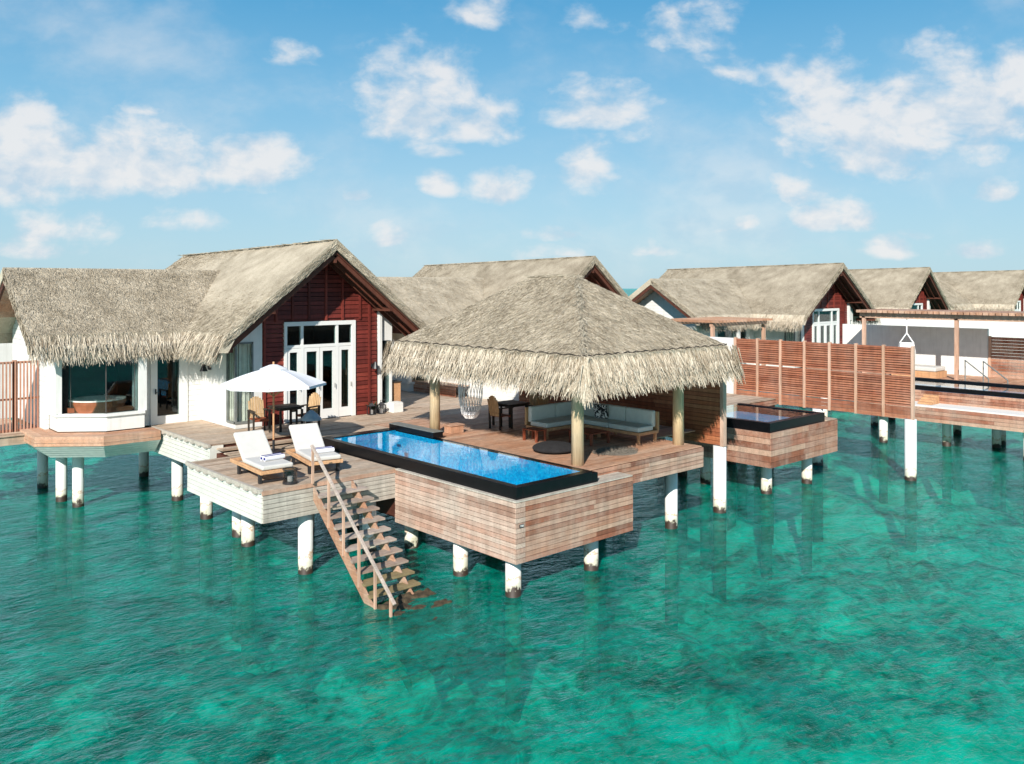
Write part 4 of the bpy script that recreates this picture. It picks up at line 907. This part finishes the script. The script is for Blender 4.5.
m = MB(); m.box(43.9, 44.08, 10, 21.2, 5.34, 5.62); m.box(46.3, 46.48, 10, 21.2, 5.34, 5.62); m.build('beam', 'fascia_edge', pg)
m = MB()
for i in range(40): m.box(43.6, 46.8, 10.1 + i * .28, 10.33 + i * .28, 5.62, 5.76)
m.build('slats', 'pavilion_wood', pg)
for v in (21.0, 16.4, 11): m = MB(); m.box(43.9, 44.06, v - .08, v + .08, 2.45, 5.42); m.build('post', 'louver_post', pg)
W3 = thing('divider_wall', (46.5, 20, 2.4), 'long white divider wall behind the pergola with a slanting shadow on it', 'wall', 'white walls dividing the villas')
m = MB(); m.box(46.6, 46.75, 15.9, 23.5, 2.3, 4.85); m.build('wall_boards', 'white_paint', W3)
F3 = thing('timber_fence', (46.5, 13, 2.4), 'solid orange timber fence at the right edge behind the black rimmed pool', 'fence')
m = MB(); clad(m, 1, 8, 15.85, 2.3, 4.47, 46.65, -1, bh=.16); m.build('boards', 'fascia_red', F3)
for v in (15.8, 13.6, 11.4): m = MB(); m.box(46.55, 46.65, v - .06, v + .06, 2.3, 4.5, .5); m.build('post', 'louver_post', F3)
W4 = thing('divider_wall', (60, 20, 2.4), 'farthest white divider wall above the orange fence at right edge', 'wall', 'white walls dividing the villas')
m = MB(); m.box(60, 60.15, 14, 30, 2.3, 4.9); m.build('wall_boards', 'white_paint', W4)
# daybed
db = thing('daybed', (44.3, 18.2, 2.45), 'white cushioned daybed on an orange timber base behind third pool', 'daybed')
m = MB(); m.box(43.6, 44.9, 17.2, 19.4, 2.46, 2.78, .5); m.build('base', 'teak', db); m = MB(); m.box(43.62, 44.88, 17.25, 19.35, 2.79, 3.0); m.box(43.7, 44.8, 19.0, 19.3, 3.0, 3.3); m.build('mattress', 'cushion_white', db, bevel=.05)
# pool ladder rails
pr_ = thing('pool_handrail', (43, 15.4, 2.45), 'pair of slim grey stair handrails by third pool, left of orange fence', 'handrail')
m = MB()
for dy in (0, .8): y = 15.0 + dy; m.tube([(43.4, y, 2.45), (43.4, y, 3.45), (43.1, y - .1, 3.5), (42.6, y - 1.3, 2.75), (42.6, y - 1.3, 2.5)], .028, 6)
m.build('rail', 'grey_stone', pr_)
# second pergola by villa 3 wing
pg2 = thing('timber_pergola', (37, 25, 2.4), 'short timber pergola roof peeping above the pavilion thatch beside villa wing', 'pergola', 'timber pergolas')
m = MB(); m.box(35.6, 40.5, 24.6, 24.8, 5.0, 5.2); m.box(35.6, 40.5, 27.2, 27.4, 5.0, 5.2); m.build('beam', 'fascia_edge', pg2)
m = MB()
for i in range(17): m.box(35.5 + i * .3, 35.6 + i * .3, 24.2, 27.7, 5.2, 5.3)
m.build('slats', 'pavilion_wood', pg2)
for u in (35.7, 40.3): m = MB(); m.box(u - .08, u + .08, 24.6, 24.76, 2.4, 5.0); m.build('post', 'louver_post', pg2)
W5 = thing('divider_wall', (40.9, 24, 2.4), 'white garden wall behind the louvred screen under villa eave', 'wall', 'white walls dividing the villas')
m = MB(); m.box(35.5, 41, 28.0, 28.15, 2.3, 4.8); m.build('wall_boards', 'white_paint', W5)

# left slatted fence
LF = thing('slatted_fence', (6.8, 31, 2.3), 'reddish vertical slat fence at left edge beside the bath bay', 'fence')
m = MB()
for i in range(36): u = 4.0 + i * .098; m.box(u, u + .045, 30.6, 30.64, 2.35, 4.62)
m.build('slats', 'fence_wood', LF)
m = MB(); m.box(4, 7.5, 30.64, 30.7, 4.55, 4.62, .5); m.box(4, 7.5, 30.64, 30.69, 3.4, 3.46, .5); m.box(4, 7.5, 30.64, 30.7, 2.4, 2.48, .5)
for u in (6.55, 5.0): m.box(u, u + .12, 30.6, 30.72, 2.3, 4.66, .4)
m.build('rails', 'fence_wood', LF)
m = MB(); deckboards(m, 0, 3.5, 7.1, 29.9, 34, 2.4); m.box(3.5, 7.1, 29.95, 34, 2.1, 2.36, .2); m.build('deck_boards', 'deck_wood', LF)

WL = thing('divider_wall', (8.5, 37, 2.3), 'white garden wall glimpsed through the slatted fence at far left', 'wall', 'white walls dividing the villas')
m = MB(); m.box(5.0, 11.6, 37, 37.15, 2.0, 5.6); m.build('wall_boards', 'white_paint', WL)
# ------------------------------------------------------------------ STAIR into the water
ST = thing('water_stair', (11, 17, 0), 'weathered open timber stair with one handrail going down into the sea', 'stair')
ua, ub = 10.36, 11.62; vt, zt_ = 18.5, 2.18; sl2 = 2.2 / 2.66
for u in (ua, ub - .2):
    m = MB(); m.hexa((u - .025, vt, zt_ - .32), (u - .025, vt, zt_ - .02), (u - .025, vt - 4.0, zt_ - .02 - 4.0 * sl2), (u - .025, vt - 4.0, zt_ - .32 - 4.0 * sl2), (.05, 0, 0)); m.build('stringer', 'stair_red', ST)
for i in range(16):
    z = 2.0 - i * .2; v = vt - .12 - (2.0 + .02 - z) / sl2
    m = MB(); m.box(ua - .02, ub + .08, v - .17, v + .13, z - .05, z)
    m.build('tread', 'tread_wood' if z > .45 else ('tread_wet' if z > -.05 else 'mud_brown'), ST)
m = MB()
for i in range(12):
    z = 2.0 - i * .2; v = vt - .12 - (2.02 - z) / sl2
    for u in (ua + .06, ub - .12): m.box(u - .035, u + .035, v - .08, v + .1, z - .13, z - .036)
m.build('cleats', 'louver_post', ST)
rail = lambda v: 3.15 - (18.5 - v) * sl2
for v, h in ((18.5, 2.26), (17.75, 1.35), (17.1, .85), (16.45, .3), (15.8, -.3), (15.2, -.8)): m = MB(); m.box(ua - .06, ua - .01, v - .025, v + .025, h, rail(v) - .02, .6); m.build('railing_post', 'louver_post', ST)
m = MB(); m.beam((ua - .035, 18.55, 3.17), (ua - .035, 15.05, rail(15.05)), .075, .05); m.build('handrail', 'tread_wood', ST, bevel=.01)
m = MB(); 
GX, GY = 46, 56; hh = lambda x, y: (.10 * math.sin(x * 4.1 + y * 1.3) * math.sin(y * 5.3 + 1) + .05 * math.sin(x * 11 + 2 * y) * math.sin(y * 13 + x) + .03 * math.sin(x * 23) * math.sin(y * 29))
for a_ in range(GX + 1):
    for b_ in range(GY + 1):
        x = 10.15 + 2.0 * a_ / GX; y = 13.5 + 2.5 * b_ / GY
        edge = max(0, abs(a_ / GX - .5) * 2 - .7) * .9 + max(0, .35 - b_ / GY) * .5
        m.v.append((x + .05 * math.sin(y * 7), y, .055 + .6 * hh(x, y) - .075 * (15.9 - y) - edge - .05 * (math.floor((y) / .3) % 2)))
for a_ in range(GX):
    for b_ in range(GY): q_ = a_ * (GY + 1) + b_; m.f.append((q_, q_ + GY + 1, q_ + GY + 2, q_ + 1)); m.r.append(.5)
m.box(10.4, 11.9, 14.2, 15.7, -.6, -.35)
m.build('landing', 'mud_brown', ST)
# ------------------------------------------------------------------ FURNITURE
# sun umbrella
UM = thing('sun_umbrella', (11.45, 22.75, 2.26), 'white octagonal sun umbrella on a timber pole behind the loungers', 'umbrella')
c0 = (11.45, 22.75); H0 = 4.2; rr = 1.47; n = 8
m = MB(); ring_ = [(c0[0] + rr * math.cos(2 * math.pi * (i + .3) / n), c0[1] + rr * math.sin(2 * math.pi * (i + .3) / n)) for i in range(n)]
ap = (c0[0], c0[1], 4.66); sub_ = 5
for i in range(n):
    a_, b_ = ring_[i], ring_[(i + 1) % n]; rows = []
    for s_ in range(sub_ + 1):
        t = s_ / sub_; row = []
        for q in range(5):
            w = q / 4; x = (a_[0] * (1 - w) + b_[0] * w); y = (a_[1] * (1 - w) + b_[1] * w)
            z = 4.68 - (4.68 - H0) * t + .05 * math.sin(math.pi * t) * 1 - .05 * t * math.sin(math.pi * w) + .02
            xx = c0[0] + (x - c0[0]) * t; yy = c0[1] + (y - c0[1]) * t; row.append((xx, yy, z))
        rows.append(row)
    vs = [p for r_ in rows for p in r_]; fs = [(s_ * 5 + q, s_ * 5 + q + 1, (s_ + 1) * 5 + q + 1, (s_ + 1) * 5 + q) for s_ in range(sub_) for q in range(4)]
    m.add(vs, fs)
    m.add([(a_[0], a_[1], H0 + .02), (b_[0], b_[1], H0 + .02), (b_[0], b_[1], H0 - .05), (a_[0], a_[1], H0 - .05)], [(0, 1, 2, 3)])
cn = m.build('canopy', 'canvas', UM)
m = MB(); m.lathe([(.42, 4.55), (.40, 4.64), (.12, 4.75), (.0, 4.77)], (c0[0], c0[1], 0), 8); m.build('vent_cap', 'canvas', cn)
m = MB()
for i in range(n): m.beam((c0[0], c0[1], 4.62), (ring_[i][0], ring_[i][1], H0 + .01), .02, .025); m.beam((c0[0], c0[1], 3.85), ((c0[0] + ring_[i][0]) / 2, (c0[1] + ring_[i][1]) / 2, 4.32), .018, .02)
m.build('ribs', 'teak', UM)
m = MB(); m.cyl((c0[0], c0[1], 2.55), (c0[0], c0[1], 4.84), .028, n=10); m.build('pole', 'teak', UM)
m = MB(); m.cyl((c0[0], c0[1], 2.26), (c0[0], c0[1], 2.31), .3, n=20); m.cyl((c0[0], c0[1], 2.3), (c0[0], c0[1], 2.62), .035, n=10); m.build('base', 'dark_metal', UM)

# sun lounger, built once (head towards +y)
def lounger(loc, rz, label):
    t = thing('sun_lounger', loc, label, 'sun lounger', 'sun loungers on the lower deck', rz)
    m = MB()
    for x in (-.36, .36): m.box(x - .03, x + .03, -1.02, 1.02, .24, .33)
    for y in (-1.0, 1.0): m.box(-.33, .33, y - .03, y + .03, .25, .33)
    for k in range(12): m.box(-.33, .33, -.9 + k * .11, -.83 + k * .11, .30, .325)
    m.build('frame', 'teak', t, local=True, bevel=.008)
    for x in (-.33, .33):
        for y in (-.8, .55): m = MB(); m.box(x - .03, x + .03, y - .05, y + .05, 0, .24); m.build('leg', 'dark_metal', t, local=True)
    for y in (-.8, .55): m = MB(); m.box(-.33, .33, y - .03, y + .03, .02, .07); m.build('cross_bar', 'dark_metal', t, local=True)
    m = MB(); m.box(-.355, .355, -1.0, .28, .34, .45); m.build('mattress', 'cushion_white', t, local=True, bevel=.035)
    M_ = Matrix.Translation((0, .27, .36)) @ Matrix.Rotation(R(41), 4, 'X')
    m = MB(); m.box(-.355, .355, 0, .88, 0, .11).xf(M_); m.build('backrest', 'cushion_white', t, local=True, bevel=.035)
    m = MB(); m.box(-.33, .33, .02, .84, -.04, -.01).xf(M_); m.build('back_frame', 'teak', t, local=True)
    return t
L1 = lounger((9.8, 20.1, 2.26), R(-4), 'left sun lounger with white cushion, nearest the white deck edge')
L2 = copy_tree(L1); L1.scale = (1.12, 1, 1); L2.scale = (1.12, 1, 1); L2.location = (11.3, 20.2, 2.26); L2.rotation_euler[2] = R(-11); L2['label'] = 'right sun lounger with white cushion, between stair handrail and pool'
def towel(loc, rz, label):
    t = thing('rolled_towel', loc, label, 'towel', 'rolled towels', rz)
    m = MB()
    for k, (y, z) in enumerate(((-.07, .06), (.07, .06))): m.cyl((-.27, y, z), (.27, y, z), .062, n=14)
    m.build('towel_roll', 'towel_white', t, local=True)
    m = MB()
    for y in (-.07, .07):
        m.box(-.268, .268, y - .02, y + .02, .118, .127); m.box(-.272, -.265, y - .04, y + .04, .03, .09)
    m.build('stripe', 'towel_blue', t, local=True); return t
a = towel((9.9, 19.72, 2.71), R(5), 'rolled white towel with blue stripe on left lounger')
b = copy_tree(a); b.location = (11.28, 19.7, 2.71); b.rotation_euler[2] = R(-8); b['label'] = 'rolled white towel with blue stripe on right lounger'
# side table
t = thing('side_table', (10.42, 20.75, 2.26), 'small low red timber side table between the two loungers', 'side table')
m = MB()
for i in range(6): m.box(-.25 + i * .085, -.18 + i * .085, -.22, .22, .27, .3)
m.build('table_top', 'red_furniture', t, local=True)
for x in (-.2, .2):
    for y in (-.18, .18): m = MB(); m.box(x - .025, x + .025, y - .025, y + .025, 0, .27); m.build('leg', 'red_furniture', t, local=True)
m = MB(); m.box(-.12, .1, -.09, .09, 0, .1); o = m.build('white_pouch', 'towel_white', bevel=.03); o.location = (10.35, 20.95, 2.565); tag(o, 'small white pouch on the red side table between loungers', 'pouch')
# glass candle jar
def jar(loc, label, h=.26, r=.15):
    t = thing('candle_jar', loc, label, 'candle jar')
    m = MB(); m.lathe([(r, .02), (r, h), (r - .01, h), (r - .01, .02)], (0, 0, 0), 20); m.build('glass', 'lantern_glass', t, local=True)
    m = MB(); m.lathe([(0, 0), (r + .01, 0), (r + .01, .05), (r, .055), (0, .05)], (0, 0, 0), 20); m.lathe([(r, h), (r + .012, h), (r + .012, h + .02), (r, h + .02)], (0, 0, 0), 20); m.build('base', 'dark_metal', t, local=True)
    m = MB(); m.cyl((0, 0, .055), (0, 0, .17), .065, n=16); m.build('candle', 'candle', t, local=True); return t
jar((9.93, 18.88, 2.26), 'glass candle jar on sun deck edge in front of the left lounger', .34, .17)
# lanterns
def lantern(loc, label, s=1.0, hood=None, rz=0):
    t = thing('floor_lantern', loc, label, 'lantern', rz=rz)
    w, h = .13 * s, .36 * s
    m = MB(); m.box(-w, w, -w, w, 0, .03 * s)
    for x in (-1, 1):
        for y in (-1, 1): m.box(x * w - .012, x * w + .012, y * w - .012, y * w + .012, .03 * s, h)
    m.box(-w - .012, w + .012, -w - .012, w + .012, h, h + .02)
    if not hood: m.lathe([(w * 1.2, h + .02), (w * .4, h + .12 * s), (0, h + .13 * s)], (0, 0, 0), 4); m.tube([(-.04, 0, h + .12 * s), (-.04, 0, h + .2 * s), (.04, 0, h + .2 * s), (.04, 0, h + .12 * s)], .008, 5)
    m.build('cage', 'dark_metal', t, local=True)
    if hood:
        m = MB(); m.lathe([(.33, h + .02), (.30, h + .08), (.19, h + .2), (.07, h + .3), (.0, h + .33)], (0, 0, 0), 12); m.build('hood', 'lantern_hood', t, local=True)
    m = MB(); m.cyl((0, 0, .03 * s), (0, 0, .2 * s), .06 * s, n=14); m.build('candle', 'candle', t, local=True); return t
lantern((13.2, 23.75, 2.45), 'large black lantern with blue grey pitched hood beside the dining table', 1.15, True, R(10))
lantern((16.75, 25.85, 2.45), 'left of the two small black lanterns standing by the red wall', .85)
lantern((17.15, 25.85, 2.45), 'right of the two small black lanterns, nearest the white block', .85)
for (x, y, s_) in ((16.9, 26.0, .35),):
    t = thing('potted_plant', (x, y, 2.45), 'dark leafy plant in low pot behind the two small lanterns', 'plant')
    m = MB(); m.cyl((x, y, 2.45), (x, y, 2.65), .1, .13, n=12); m.build('pot', 'dark_metal', t)
    m = MB()
    for i in range(60):
        a_ = random.uniform(0, 6.28); l_ = random.uniform(.2, .42); e_ = random.uniform(.3, 1.2); p0 = Vector((x, y, 2.62)); d_ = Vector((math.cos(a_) * math.cos(e_), math.sin(a_) * math.cos(e_), math.sin(e_)))
        s1 = d_.cross(Vector((0, 0, 1))).normalized() * .025; p1 = p0 + d_ * l_ * .6; p2 = p0 + d_ * l_ + Vector((0, 0, -.05)); m.add([p0, p1 - s1, p2, p1 + s1], [(0, 1, 2, 3)])
    m.build('leaves', 'plant_leaf', t)
m = MB(); m.box(-.22, .22, -.2, .2, 0, .34); m.box(-.2, .2, -.18, .18, .34, .37); o = m.build('white_block_stool', 'white_paint', bevel=.02); o.location = (17.75, 25.85, 2.45); tag(o, 'plain white block stool by corner of the red wall', 'stool')
t = thing('wooden_cabinet', (18.1, 26.7, 2.45), 'narrow orange timber cabinet at the right corner of near villa', 'cabinet')
m = MB(); m.box(18.0, 18.3, 26.3, 27.0, 2.45, 3.45, .5); m.build('carcass', 'teak', t); m = MB(); m.box(17.97, 18.33, 26.27, 27.03, 3.45, 3.49, .2); m.build('top', 'dark_furniture', t)
# dining chairs + table on the terrace
def chair(loc, rz, label, group):
    t = thing('dining_chair', loc, label, 'chair', group, rz)
    for x in (-.25, .25):
        m = MB(); m.box(x - .025, x + .025, -.27, -.22, 0, .66); m.build('leg', 'dark_furniture', t, local=True)
        m = MB(); m.beam((x, .24, 0), (x, .26, .66), .05, .05); m.build('leg', 'dark_furniture', t, local=True)
        m = MB(); m.box(x - .04, x + .04, -.3, .27, .66, .695); m.build('armrest', 'dark_furniture', t, local=True)
    m = MB()
    for i in range(7): m.box(-.235, .235, -.25 + i * .07, -.19 + i * .07, .40, .43)
    m.box(-.25, .25, -.26, -.23, .36, .41); m.build('seat', 'red_furniture', t, local=True)
    m = MB()
    for i in range(7):
        x = -.21 + i * .07; top = 1.08 - (abs(i - 3) ** 2) * .014; m.beam((x, .24, .42), (x, .36, top), .058, .02)
    m.box(-.24, .24, .25, .28, .5, .55); m.build('backrest', 'slat_tan', t, local=True); return t
ch = chair((12.15, 25.1, 2.45), R(-8), 'left slatted armchair facing the terrace table by white wall', 'slatted armchairs on the terrace')
c2 = copy_tree(ch); c2.location = (13.75, 24.95, 2.45); c2.rotation_euler[2] = R(-70); c2['label'] = 'right slatted armchair at the terrace table, in front of french doors'
def table(loc, label, w=.42, h=.74, mat='dark_furniture'):
    t = thing('dining_table', loc, label, 'table')
    m = MB(); m.box(-w, w, -w, w, h - .04, h); m.box(-w + .05, w - .05, -w + .05, w - .05, h - .1, h - .04); m.build('table_top', mat, t, local=True, bevel=.006)
    for x in (-w + .05, w - .05):
        for y in (-w + .05, w - .05): m = MB(); m.box(x - .03, x + .03, y - .03, y + .03, 0, h - .1); m.build('leg', mat, t, local=True)
    return t
table((13.05, 25.1, 2.45), 'dark square dining table under umbrella edge between two armchairs')
# pavilion dining set
table((18.9, 20.9, 2.45), 'dark dining table in pavilion shade beside hanging chair', .45)
c3 = copy_tree(ch); c3.location = (18.2, 20.6, 2.45); c3.rotation_euler[2] = R(90); c3['label'] = 'dark armchair in the pavilion shade, left of its dining table'; c3['group'] = 'armchairs in the pavilion'
c4 = copy_tree(ch); c4.location = (19.4, 20.2, 2.45); c4.rotation_euler[2] = R(170); c4['label'] = 'tan backed armchair in pavilion shade next to the sofa end'; c4['group'] = 'armchairs in the pavilion'
# hanging chair
HC = thing('hanging_chair', (16.95, 20.6, 2.9), 'white woven net chair hanging from the pavilion eave', 'hanging chair')
m = MB(); cc = Vector((16.95, 20.6, 0)); rows = []
prof = [(.05, 2.90), (.18, 2.93), (.27, 3.05), (.32, 3.3), (.37, 3.6), (.37, 3.95), (.32, 4.3)]
nn = 22
for k_, (r_, z) in enumerate(prof):
    rows.append([cc + Vector((r_ * math.cos(2 * math.pi * (i + .5 * (k_ % 2)) / nn), r_ * math.sin(2 * math.pi * (i + .5 * (k_ % 2)) / nn), z)) for i in range(nn)])
for k_ in range(len(rows) - 1):
    for i in range(nn):
        if k_ >= 3 and 13 <= i <= 18: continue       # open front, towards the pool
        j = i if k_ % 2 else (i - 1) % nn; j2 = (i + 1) % nn if k_ % 2 else i
        m.cyl(rows[k_][i], rows[k_ + 1][j], .0105, n=5); m.cyl(rows[k_][i], rows[k_ + 1][j2], .0105, n=5)
for k_ in (0, 1, 2, 3): 
    for i in range(nn): m.cyl(rows[k_][i], rows[k_][(i + 1) % nn], .014, n=5)
for i in range(nn): m.cyl(rows[-1][i], rows[-1][(i + 1) % nn], .02, n=5)
m.build('net', 'rope_white', HC)
m = MB(); m.lathe([(0, 2.92), (.18, 2.94), (.28, 3.06), (.3, 3.14), (.2, 3.12), (0, 3.10)], (16.95, 20.6, 0), 20); m.build('cushion', 'canvas', HC)
m = MB()
for i in (0, 5, 11, 16): m.cyl(rows[-1][i], cc + Vector((0, 0, 4.85)), .012, n=5)
m.build('ropes', 'rope_white', HC)
t = thing('low_wooden_stool', (16.9, 20.9, 2.45), 'low timber block stool under the hanging chair by the post', 'stool')
m = MB(); deckboards(m, 0, 16.3, 16.85, 20.75, 21.15, 2.72, bw=.1); m.build('seat', 'fascia_edge', t); m = MB(); m.box(16.33, 16.82, 20.78, 21.12, 2.46, 2.68); m.build('base', 'pavilion_wood', t)
# corner sofa
SO = thing('corner_sofa', (19.8, 17.4, 2.45), 'l shaped outdoor sofa with sage grey cushions and timber frame', 'sofa')
z0 = 2.45
m = MB(); m.box(19.25, 20.15, 15.8, 19.05, z0 + .24, z0 + .33, .6); m.box(17.85, 19.25, 18.15, 19.05, z0 + .24, z0 + .33, .6); m.build('frame', 'teak', SO, bevel=.01)
for u, v in ((19.32, 15.88), (20.08, 15.88), (19.32, 17.4), (20.08, 17.4), (17.93, 18.23), (17.93, 18.98), (20.08, 18.98), (19.0, 18.25)):
    m = MB(); m.beam((u, v, z0 + .25), (u, v, z0), .07, .07); m.build('leg', 'teak', SO)
m = MB(); m.box(20.1, 20.17, 15.8, 19.1, z0 + .33, z0 + .86, .5); m.box(17.85, 20.1, 19.03, 19.1, z0 + .33, z0 + .86, .5); m.box(19.35, 20.1, 15.76, 15.82, z0 + .33, z0 + .84, .5) if 0 else None
m.build('back_panel', 'slat_tan', SO)
for (a_, b_) in ((15.84, 17.0), (17.02, 18.12)): m = MB(); m.box(19.27, 19.95, a_, b_, z0 + .335, z0 + .48); m.build('seat_cushion', 'cushion_sage', SO, bevel=.035)
for (a_, b_) in ((17.87, 18.95), (18.97, 19.95)): m = MB(); m.box(a_, b_, 18.17, 18.88, z0 + .335, z0 + .48); m.build('seat_cushion', 'cushion_sage', SO, bevel=.035)
for (a_, b_) in ((15.86, 16.9), (16.92, 17.95), (17.97, 18.9)): m = MB(); m.box(19.94, 20.09, a_, b_, z0 + .42, z0 + .9); m.build('back_cushion', 'cushion_sage', SO, bevel=.04)
for (a_, b_) in ((17.9, 18.95), (18.97, 19.95)): m = MB(); m.box(a_, b_, 18.87, 19.02, z0 + .42, z0 + .9); m.build('back_cushion', 'cushion_sage', SO, bevel=.04)
m = MB(); m.box(-.06, .06, -.23, .23, -.23, .23); o = m.build('throw_pillow', 'pillow_pattern', bevel=.05); o.location = (19.78, 17.75, z0 + .70); o.rotation_euler = (0, R(-18), R(12)); tag(o, 'black and white patterned throw pillow on the corner sofa', 'pillow')
def lowtable(loc, label, w, l):
    t = thing('coffee_table', loc, label, 'coffee table', 'red timber coffee tables')
    m = MB()
    k = int(2 * w / .09)
    for i in range(k): x = -w + i * 2 * w / k; m.box(x, x + 2 * w / k - .012, -l, l, .32, .35)
    m.build('table_top', 'red_furniture', t, local=True)
    for x in (-w + .04, w - .04):
        for y in (-l + .04, l - .04): m = MB(); m.box(x - .03, x + .03, y - .03, y + .03, 0, .32); m.build('leg', 'red_furniture', t, local=True)
    return t
lowtable((18.45, 17.0, 2.45), 'low red timber coffee table in front of the corner sofa', .4, .45)
lowtable((17.5, 18.3, 2.45), 'narrow low red timber table at left end of the sofa', .22, .3)
# bean bag + rug
m = MB(); m.lathe([(0, 0), (.5, 0), (.62, .06), (.60, .14), (.42, .22), (.15, .25), (0, .25)], (0, 0, 0), 24); o = m.build('floor_cushion', 'dark_fabric', smooth=True, sub=1); o.location = (16.75, 16.75, 2.46); tag(o, 'flat round black floor cushion on the pavilion boards', 'cushion')
m = MB(); V_ = []; 
for i in range(2600):
    a_ = random.uniform(0, 6.28); r_ = math.sqrt(random.random()); x, y = r_ * math.cos(a_) * .75, r_ * math.sin(a_) * .5
    d1 = random.uniform(0, 6.28); l_ = .05; m.add([(x, y, .005), (x + .012, y, .005), (x + l_ * math.cos(d1), y + l_ * math.sin(d1), .04)], [(0, 1, 2)])
m.lathe([(0, .012), (.5, .012), (.6, .0)], (0, 0, 0), 24)
o = m.build('shaggy_rug', 'rug_grey'); o.location = (18.0, 15.6, 2.455); tag(o, 'small shaggy grey brown rug beside the pavilion corner post', 'rug')
t = thing('glass_hurricane', (16.75, 15.85, 2.45), 'dark glass candle holder just right of the pavilion corner post', 'candle holder')
m = MB(); m.lathe([(.11, .02), (.12, .4), (.11, .4), (.10, .02)], (16.75, 15.85, 2.45), 18); m.build('glass', 'lantern_glass', t); m = MB(); m.cyl((16.75, 15.85, 2.45), (16.75, 15.85, 2.48), .13, n=18); m.build('base', 'dark_metal', t); m = MB(); m.cyl((16.75, 15.85, 2.48), (16.75, 15.85, 2.64), .05, n=12); m.build('candle', 'candle', t)
# hanging chair far, and its small stair platform
HF = thing('hanging_chair', (43.95, 19.0, 3.9), 'small white rope chair frame hanging from the right pergola', 'hanging chair')
m = MB(); c_ = Vector((44, 18.8, 0))
m.tube([c_ + Vector((0, 0, 5.42)), c_ + Vector((0, 0, 4.62))], .03, 6); m.tube([c_ + Vector((0, -.35, 4.12)), c_ + Vector((0, 0, 4.62)), c_ + Vector((0, .35, 4.12)), c_ + Vector((0, -.35, 4.12))], .03, 6)
m.build('spreader', 'rope_white', HF); m = MB(); m.lathe([(.1, 3.0), (.4, 3.2), (.42, 3.7), (.35, 4.12)], (44, 18.8, 0), 12); m.build('net', 'rope_white', HF)
t = thing('wooden_steps', (38.5, 16.2, 1.86), 'small orange timber steps on the white ledge below the right pool', 'steps')
m = MB()
for i in range(4): m.box(38.3 + i * .2, 38.49 + i * .2, 15.3, 15.9, 1.87, 1.95 + i * .09)
m.build('tread', 'teak', t)
t = thing('pool_bollard', (29.05, 15.7, 2.25), 'small round shell ornament on the ledge of the middle pool', 'ornament')
m = MB(); m.lathe([(.0, 0), (.12, 0), (.14, .06), (.08, .15), (0, .18)], (29.05, 15.7, 2.255), 14); m.build('shell', 'fascia_grey', t)
